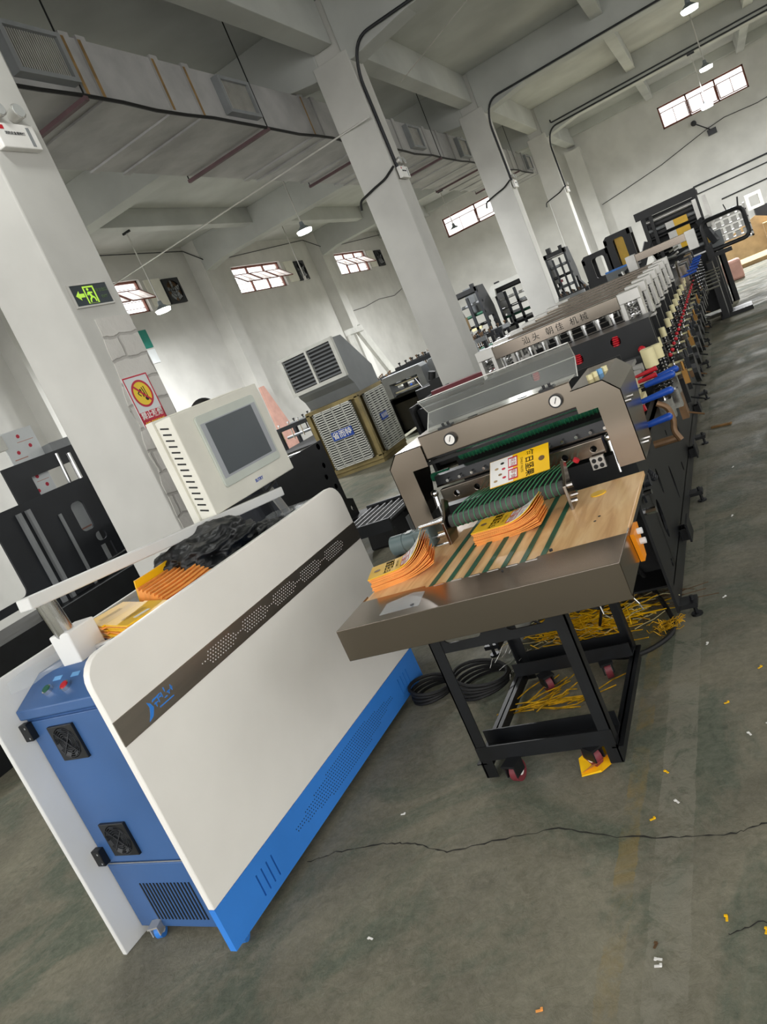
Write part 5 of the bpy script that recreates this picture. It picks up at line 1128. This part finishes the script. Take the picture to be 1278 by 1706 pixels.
for i in range(9): mb.cbox((-6.13, 10.905, 1.59+i*.06), (.96, .05, .006), Matrix.Rotation(.5, 3, 'X'))
P('outlet_louvres', mb, 'grille', ac)

# ================================================================== BACKGROUND MACHINES
def bag_line(name, lab, x0, x1, y0, y1, hood=True, seed=0, zt=.72):
    o = thing(name, lab, 'machine', ((x0+x1)/2, (y0+y1)/2, 0)); rng = random.Random(seed); W_ = x1-x0
    P('side_frame', MB().box(x0, x0+.03, y0, y1, .05, zt), 'black', o); P('side_frame', MB().box(x1-.03, x1, y0, y1, .05, zt), 'black', o)
    P('deck', MB().box(x0, x1, y0+.1, y1, zt-.1, zt+.05), 'black_matt', o); P('front_plate', MB().box(x0, x1, y0+.1, y0+.12, .1, zt), 'black', o)
    if hood:
        P('hood', MB().prism([(x0, .75), (x0, 1.1), (x0+.05, 1.16), (x1-.05, 1.16), (x1, 1.1), (x1, .65), (x1-.13, .65), (x1-.13, 1.0), (x0+.13, 1.0), (x0+.13, .75)], 'Y', y0, y0+.35), 'grille', o, bevel=.006, label='grey hood')
        P('press_roller', MB().cyl((x0+.1, y0+.15, .95), (x1-.1, y0+.15, .95), .025, 12).cyl((x0+.1, y0+.1, .82), (x1-.1, y0+.1, .82), .03, 12), 'chrome', o, smooth=True)
        P('tie_rod', MB().cyl((x1-.18, y0-.02, .95), (x1-.1, y0-.02, .7), .01, 8), 'chrome', o)
    k = 0; y = y0+.9
    while y < y1-.2:
        P('cross_beam', MB().box(x0-.03, x1+.03, y, y+.08, zt+.42, zt+.5), rng.choice(['dark_grey', 'black', 'grille']), o)
        P('riser', MB().box(x0, x0+.06, y, y+.08, zt, zt+.42).box(x1-.06, x1, y, y+.08, zt, zt+.42), rng.choice(['black', 'dark_grey']), o)
        mb = MB()
        for j in range(6): xx = x0+.08+W_*.85*j/5; mb.cyl((xx, y+.04, zt+.2), (xx, y+.04, zt+.56), .013, 6).cyl((xx, y+.04, zt+.54), (xx, y+.04, zt+.57), .025, 8)
        P('studs', mb, rng.choice(['chrome', 'black', 'copper_brown']), o)
        P('roller', MB().cyl((x0, y+.3, zt+.25), (x1, y+.3, zt+.25), .03, 10), rng.choice(['green_belt', 'chrome', 'grille', 'wine']), o, smooth=True)
        P('side_knob', MB().sphere((x1+.06, y+.1, zt+.1), .03).cyl((x1, y+.3, zt), (x1+.14, y+.3, zt), .014, 8), rng.choice(['red', 'blue_handle', 'chrome', 'black']), o)
        y += .62
    return o
bag_line('bag_making_machine', 'second bag machine with a grey hood standing right behind the air cooler', -6.1, -5.25, 13.0, 16.8, True, 1)
bag_line('bag_making_machine', 'dark machine with upright knobs left of the air cooler, near the window wall', -8.6, -7.2, 12.0, 18.5, False, 2, .55)
P('control_box', MB().box(-5.2, -4.5, 12.2, 12.9, 0, .78), 'black', label='black box body beside the machine right of the air cooler', cat='box', bevel=.01)
P('carton', MB().box(-5.35, -5.0, 15.4, 15.8, 1.30, 1.55), 'card', label='brown and cream carton on top of the machine behind the second column', cat='carton', bevel=.005)
P('cream_box', MB().box(-5.4, -5.02, 15.2, 15.38, 1.33, 1.50), 'cream', label='long cream box in front of the brown carton', cat='box')
P('machine_mast', MB().box(-4.98, -4.90, 15.0, 15.1, .5, 1.75), 'black', label='black mast rising beside the carton against the second column', cat='mast')
P('grey_duct_piece', MB().box(-5.5, -5.3, 17.8, 18.1, 1.5, 2.15), 'cooler_grey', label='grey sheet metal piece standing behind the cartons', cat='sheet metal')
P('work_light', MB().cyl((-4.55, 11.5, .9), (-4.5, 11.5, 1.02), .06, 12).box(-4.6, -3.9, 11.45, 11.55, .82, .9).cyl((-4.4, 11.5, .0), (-4.4, 11.5, .85), .03), 'black', label='small black lamp shaped clamp at the foot of the second column', cat='tool')

def tower(name, lab, x0, x1, y0, y1, h, seed, cyls='green_belt'):
    o = thing(name, lab, 'machine', ((x0+x1)/2, y0, 0)); rng = random.Random(seed); W_ = x1-x0
    for x in (x0, x1-.05):
        P('side_plate', MB().holed([(y0, 0), (y1, 0), (y1, h*.75), (y1-.3*(y1-y0), h), (y0, h)], [rrect(y0+.12, y1-.3, .95, h*.66, .05)], 'X', x, x+.05), 'dark_grey', o)
    for k in range(7):
        z = .55+(h-.65)*k/6; P('roller', MB().cyl((x0, y0+.05+.1*(k % 2), z), (x1, y0+.05+.1*(k % 2), z), .035, 12), [cyls, 'chrome', 'white', 'black', cyls, 'grille', 'black'][(k+seed) % 7], o, smooth=True)
    P('front_upright', MB().box(x0+.3*W_, x0+.38*W_, y0-.05, y0, .3, h*.92).box(x0+.62*W_, x0+.70*W_, y0-.05, y0, .3, h*.92), 'dark_grey', o)
    P('bed', MB().box(x0, x1, y0, y1+.2, .1, .62), 'black_matt', o)
    P('top_bar', MB().box(x0-.03, x1+.03, y0, y0+.08, h-.1, h), 'black', o); P('fittings', MB().box(x0+.1, x0+.2, y0-.04, y0+.1, h, h+.12).box(x1-.12, x1-.04, y0, y0+.1, h, h+.08), 'black', o)
    P('arm', MB().beam((x1, y0+.1, h*.5), (x1+.25, y0-.2, h*.42), .06, .08).beam((x1, y0+.5, h*.6), (x1+.2, y0+.3, h*.45), .05, .06), 'dark_grey', o)
    for k in range(5): P('bracket', MB().box(x0+rng.uniform(0, W_*.8), x0+rng.uniform(.05, .9)*W_+.1, y0-.05, y0+.02, .6+k*.2, .66+k*.2), rng.choice(['chrome', 'cream', 'grille', 'wine']), o)
    return o
tower('printing_machine', 'grey machine tower with green rollers right of the second column', -5.75, -4.95, 17.0, 17.9, 2.1, 0)
tower('printing_machine', 'cream topped machine with green rollers just left of the third column', -4.95, -4.2, 18.2, 19.0, 1.9, 4)
P('cream_cover', MB().prism([(-5.0, 1.72), (-5.0, 1.9), (-4.9, 1.98), (-4.2, 1.98), (-4.2, 1.88), (-4.85, 1.88), (-4.88, 1.72)], 'Y', 18.05, 18.15), 'cooler_grid', label='cream painted cover plate over the green rollers left of the third column', cat='cover')
tower('printing_machine', 'grey machine tower between the third and fourth columns', -3.75, -3.25, 19.0, 19.8, 2.12, 2, 'grille')
bag_line('bag_making_machine', 'dark machine bed with many fittings between the second and third columns', -5.2, -4.3, 13.2, 16.7, True, 5, .62)
bag_line('bag_making_machine', 'low dark machine bed below the tower between the third and fourth columns', -3.7, -2.9, 16.5, 18.9, False, 6, .6)

bm_ = thing('machine_bed', 'low black machine body with a red beam in front of the second column base', 'machine', (-3.5, 9, 0))
P('body', MB().box(-3.75, -2.5, 8.6, 9.95, .05, .80), 'black', bm_, bevel=.01); P('end_plates', MB().box(-3.79, -3.75, 8.5, 10.0, 0, .86), 'black_matt', bm_); P('end_plates', MB().box(-2.5, -2.46, 8.5, 10.0, 0, .86), 'black_matt', bm_)
P('red_beam', MB().box(-3.6, -2.7, 8.9, 9.05, .86, .92), 'wine', bm_, label='dull red beam'); P('top_rollers', MB().cyl((-3.75, 9.3, .86), (-2.5, 9.3, .86), .04, 12), 'dark_grey', bm_, smooth=True); P('top_rollers', MB().cyl((-3.75, 8.72, .83), (-2.5, 8.72, .83), .03, 12), 'black', bm_, smooth=True)
P('latch', MB().box(-3.5, -3.4, 8.58, 8.6, .45, .48), 'chrome', bm_); P('latch', MB().box(-3.65, -3.6, 8.58, 8.6, .58, .63), 'chrome', bm_)
# white A shaped panel and pink board leaning at the window wall
P('leaning_board', MB().prism([(16.75, 2.05), (16.95, 2.05), (17.7, .0), (16.7, .0)], 'X', -11.1, -11.05), 'pink', label='pinkish tapering board standing against the window wall behind the screen', cat='board')
wp = thing('white_frame', 'white painted leaning triangular steel frame behind the air cooler', 'frame', (-9, 19, 0))
P('frame_leg', MB().beam((-9, 18.6, 2.45), (-9, 18.78, .0), .1, .18), 'cooler_grid', wp); P('frame_leg', MB().beam((-9, 19.2, 2.45), (-9, 20.8, .0), .1, .32), 'cooler_grid', wp); P('frame_cap', MB().box(-9.08, -8.92, 18.5, 19.35, 2.35, 2.5), 'cooler_grid', wp)

# machine of black plates just left of the screen
pm = thing('plate_machine', 'half assembled machine of large black steel plates behind the touch screen', 'machine', (-4.4, 6.8, 0))
P('side_plate', MB().holed([(5.55, .0), (6.98, .0), (6.98, .12), (7.12, .12), (7.12, .30), (7.0, .34), (7.0, 1.03), (5.55, 1.03)], [circ(7.03, .22, .03), circ(6.3, .55, .02), circ(6.1, .35, .02), circ(6.6, .35, .012)], 'X', -4.22, -4.20), 'black', pm, label='big plain black side plate')
P('side_plate', MB().holed([(6.1, .0), (7.3, .0), (7.3, 1.75), (7.15, 1.78), (6.1, 1.78)], [rrect(6.3, 6.45, .3, .42, .05), rrect(6.55, 6.68, .3, .5, .02)], 'X', -5.12, -5.10), 'black', pm, label='tall black side plate')
P('front_plate', MB().box(-5.25, -5.13, 6.98, 7.0, 0, 1.7), 'black', pm)
for y, z, r, m_ in ((6.9, .98, .035, 'chrome'), (6.85, .78, .03, 'chrome'), (6.8, .66, .03, 'dark_grey'), (6.9, .52, .03, 'chrome'), (6.7, .38, .03, 'grille')): P('cross_roller', MB().cyl((-5.1, y, z), (-4.2, y, z), r, 14), m_, pm, smooth=True)
P('foot_plate', MB().box(-4.3, -4.0, 6.9, 7.25, 0, .12), 'black', pm)
P('green_post', MB().cyl((-4.35, 5.6, 0), (-4.35, 5.6, .95), .022, 10), 'board_green', pm)
P('work_panel', MB().box(-5.25, -5.2, 5.2, 6.9, .0, 1.25), 'black', pm)
rtk = thing('roller_track', 'short black gravity roller track beside the far end of the cabinet', 'roller track', (-3.2, 5.7, 0))
for k in range(7): P('roller', MB().cyl((-3.36+k*.075, 5.25, .36), (-3.36+k*.075, 5.95, .36), .025, 12), 'black', rtk, smooth=True)
P('track_rail', MB().box(-3.42, -2.86, 5.22, 5.25, .30, .40).box(-3.42, -2.86, 5.95, 5.98, .30, .40), 'dark_grey', rtk)
P('track_leg', MB().box(-3.38, -3.34, 5.25, 5.3, 0, .3).box(-2.92, -2.88, 5.25, 5.3, 0, .3).box(-3.38, -3.34, 5.9, 5.95, 0, .3).box(-2.92, -2.88, 5.9, 5.95, 0, .3), 'black', rtk)
P('black_cover', MB().prism([(5.85, 0), (5.9, .25), (6.05, .34), (6.3, .3), (6.35, 0)], 'X', -3.5, -2.95), 'rubber', rtk, bevel=.02)
P('side_shield', MB().prism([(5.5, .05), (5.9, .05), (5.95, .2), (5.8, .3), (5.5, .3)], 'X', -2.86, -2.85), 'grille', rtk)

# black machine at the left edge
lm = thing('frame_machine', 'large half built machine of black plates with film wrapped parts at the left edge', 'machine', (-5.6, 4.6, 0))
def PX(poly, holes, x, m_='dark_grey', name='side_plate', **kw): return P(name, MB().holed(poly, holes, 'X', x, x+.02), m_, lm, **kw)
PX([(4.42, 0), (5.55, 0), (5.55, 1.2), (5.30, 1.665), (4.42, 1.665)][:0] or [(4.47, 0), (5.48, 0), (5.48, 1.67), (4.47, 1.67)], [rrect(5.03, 5.19, 1.20, 1.49, .05, 5, (1, 1, 1, 1)), rrect(5.14, 5.27, 1.06, 1.15, .04), rrect(5.14, 5.28, .78, 1.02, .005)], -5.80, label='dark side plate with small cut-outs')
PX([(3.2, 0), (4.47, 0), (4.47, 1.67), (3.2, 1.67)], [rrect(3.35, 4.22, .95, 1.50, .06), rrect(3.35, 4.22, .42, .88, .02)], -5.80, label='dark side frame with two big openings')
P('channel_rib', MB().box(-5.775, -5.74, 4.46, 4.50, .3, 1.6).box(-5.775, -5.74, 4.56, 4.60, .3, 1.6).box(-5.775, -5.76, 4.86, 4.89, .5, 1.45), 'grille', lm)
PX([(4.95, 0), (5.95, 0), (5.95, 2.03), (4.95, 2.03)], [rrect(5.22, 5.75, 1.68, 1.87, .005)], -6.30, label='taller dark rear plate with a rectangular window')
P('tie_shaft', MB().cyl((-6.3, 5.62, 1.55), (-6.3+.02, 5.62, 2.0), .02, 10).cyl((-6.1, 5.60, 1.2), (-6.1, 5.60, 1.95), .02, 10), 'chrome', lm)
def wrapped(x, y0, y1, z0, z1, lab):
    o = P('wrapped_panel', MB().box(x-.012, x, y0, y1, z0, z1), 'label', lm, label=lab)
    for (a, b) in ((.3, .35), (.72, .45), (.5, .8)):
        P('red_stamp', MB().cyl((x, y0+(y1-y0)*a, z0+(z1-z0)*b), (x+.002, y0+(y1-y0)*a, z0+(z1-z0)*b), .02, 14), 'print_red', o)
    P('red_lines', MB().box(x, x+.002, y0+(y1-y0)*.1, y0+(y1-y0)*.5, z0+(z1-z0)*.15, z0+(z1-z0)*.18).box(x, x+.002, y0+(y1-y0)*.4, y0+(y1-y0)*.9, z0+(z1-z0)*.62, z0+(z1-z0)*.64), 'pink', o)
wrapped(-6.42, 5.22, 5.62, 2.02, 2.36, 'white film wrapped panel with red stamps on top')
wrapped(-6.36, 5.2, 5.5, 1.62, 1.92, 'film wrapped panel in the rear window')
wrapped(-5.95, 4.95, 5.35, .72, 1.52, 'film wrapped panel behind the cut-outs')
P('top_block', MB().box(-6.5, -6.3, 5.62, 5.92, 2.03, 2.12), 'grille', lm); P('top_block', MB().box(-6.45, -6.38, 5.05, 5.22, 2.2, 2.34), 'cooler_grid', lm)
P('lower_bed', MB().box(-6.3, -5.3, 2.4, 6.6, 0, .74).box(-5.32, -5.27, 2.4, 6.6, .0, .78), 'black', lm, label='long low black bed')
P('bed_rail', MB().box(-5.27, -5.22, 2.4, 6.6, .45, .50).cyl((-5.3, 5.2, .6), (-5.2, 5.2, .6), .02), 'dark_grey', lm)
P('side_rods', MB().cyl((-5.7, 4.9, .86), (-5.7, 5.35, .88), .012, 8).cyl((-5.7, 4.9, .80), (-5.7, 5.35, .82), .012, 8), 'chrome', lm)
P('air_fittings', MB().sphere((-5.72, 3.35, .62), .035).sphere((-5.72, 3.43, .55), .03).cyl((-5.72, 3.3, .58), (-5.72, 3.45, .58), .015), 'brass', lm)
P('front_cylinder', MB().cyl((-5.75, 3.6, .5), (-5.75, 3.55, 1.4), .02, 10), 'grille', lm)
P('wall_gutter', MB().box(-3.62, -3.6, 3.2, 3.21, 0, .01), 'grille', lm) if False else None

# cartons and clutter by the far wall at right
P('carton_sheet', MB().prism([(-.35, .02), (1.1, .02), (1.15, .75), (.75, .95), (-.1, .62)], 'Y', 23.0, 23.04), 'card', label='large sheet of brown kraft cardboard at the far end of the aisle', cat='cardboard')
P('carton', MB().box(.85, 1.5, 22.6, 23.3, .0, .7), 'card', label='brown carton at the right edge of the far aisle', cat='carton')
o = thing('workbench', 'dark grey bench topped by a pale box, at the right edge by the far wall', 'bench', (1.3, 22.4, 0))
P('bench_body', MB().box(.8, 2.2, 23.5, 24.2, .4, 1.1), 'dark_grey', o); P('bench_box', MB().holed([(.66, 1.1), (1.05, 1.1), (1.05, 1.5), (.66, 1.5)], [rrect(.74, .97, 1.17, 1.43, .01)], 'Y', 23.5, 23.8), 'cooler_grid', o); P('bench_legs', MB().box(.8, .86, 23.5, 24.2, 0, .4).box(2.1, 2.16, 23.5, 24.2, 0, .4), 'black', o)
P('pink_bag', MB().box(-.3, .1, 18.2, 18.6, .0, .42), 'pink', label='pink printed sack on the floor beyond the loop frame', cat='sack', bevel=.05)
P('wood_pallet', MB().box(-.5, 1.2, 20.5, 22.2, 0, .09), 'card', label='pale wooden board lying along the far aisle edge', cat='board')
P('dark_skirting', MB().box(1.0, 5, 30.05, 30.19, 0, .95), 'grille', label='grey painted lower band on the far wall at right', cat='panel')

# person behind the screen
def skin_person(loc, lab):
    o = thing('person', lab, 'person', loc); x, y, z = loc
    V = [(0, 0, .95), (0, 0, 1.15), (0, 0, 1.38), (0, 0, 1.50), (0, .01, 1.56), (-.09, 0, .92), (-.10, .01, .50), (-.10, -.02, .08), (.09, 0, .92), (.10, .01, .50), (.10, -.02, .08), (-.19, 0, 1.40), (-.24, .02, 1.14), (-.25, .06, .90), (.19, 0, 1.40), (.24, .02, 1.14), (.25, .06, .90), (-.10, .12, .04), (.10, .12, .04)]
    E_ = [(0, 1), (1, 2), (2, 3), (3, 4), (0, 5), (5, 6), (6, 7), (0, 8), (8, 9), (9, 10), (2, 11), (11, 12), (12, 13), (2, 14), (14, 15), (15, 16), (7, 17), (10, 18)]
    Rr = [.14, .13, .15, .06, .055, .09, .065, .045, .09, .065, .045, .06, .045, .03, .06, .045, .03, .04, .04]
    me = bpy.data.meshes.new('clothed_body'); me.from_pydata([(x+a, y-b, z+c) for a, b, c in V], E_, []); b_ = bpy.data.objects.new('clothed_body', me); COL.objects.link(b_)
    sk = b_.modifiers.new('skin', 'SKIN')
    for i, r in enumerate(Rr): me.skin_vertices[0].data[i].radius = (r*.95, r*.75 if i < 4 else r)
    me.skin_vertices[0].data[0].use_root = True
    ss = b_.modifiers.new('sub', 'SUBSURF'); ss.levels = 2; ss.render_levels = 2; me.materials.append(MATS['cloth_dark']); setpar(b_, o); b_.name = 'body'
    hd = P('head', MB().sphere((x, y, z+1.66), .095, 18, 12, (.82, .95, 1.18)).cyl((x, y, z+1.5), (x, y, z+1.6), .05, 12).sphere((x, y-.095, z+1.645), .018, 8, 6, (.8, 1, 1.3)).sphere((x-.08, y, z+1.65), .022, 8, 6, (.4, .8, 1.2)).sphere((x+.08, y, z+1.65), .022, 8, 6, (.4, .8, 1.2)), 'skin', o, smooth=True)
    P('eyes', MB().sphere((x-.032, y-.083, z+1.665), .011, 8, 6).sphere((x+.032, y-.083, z+1.665), .011, 8, 6), 'print_black', hd); P('mouth', MB().box(x-.022, x+.022, y-.088, y-.08, z+1.595, z+1.602), 'wine', hd)
    P('hair', MB().sphere((x, y+.014, z+1.69), .105, 20, 14, (.86, .96, 1.0)), 'hair', o, smooth=True)
    for s in (-1, 1):
        mb = MB(); mb.sphere((x+s*.25, y-.07, z+.835), .035, 10, 8, (.5, .9, 1.2))
        for k in range(4): mb.tube([(x+s*.25, y-.07+.017*(k-1.5), z+.81), (x+s*.25, y-.075+.018*(k-1.5), z+.765), (x+s*.243, y-.078+.018*(k-1.5), z+.735+.006*abs(k-1.5))], .008, 6)
        mb.tube([(x+s*.245, y-.095, z+.85), (x+s*.24, y-.12, z+.82), (x+s*.238, y-.125, z+.79)], .009, 6); P('hand', mb, 'skin', o, smooth=True)
skin_person((-3.0, 3.86, 0.0), 'person in dark clothes standing behind the touch screen, only black hair showing')
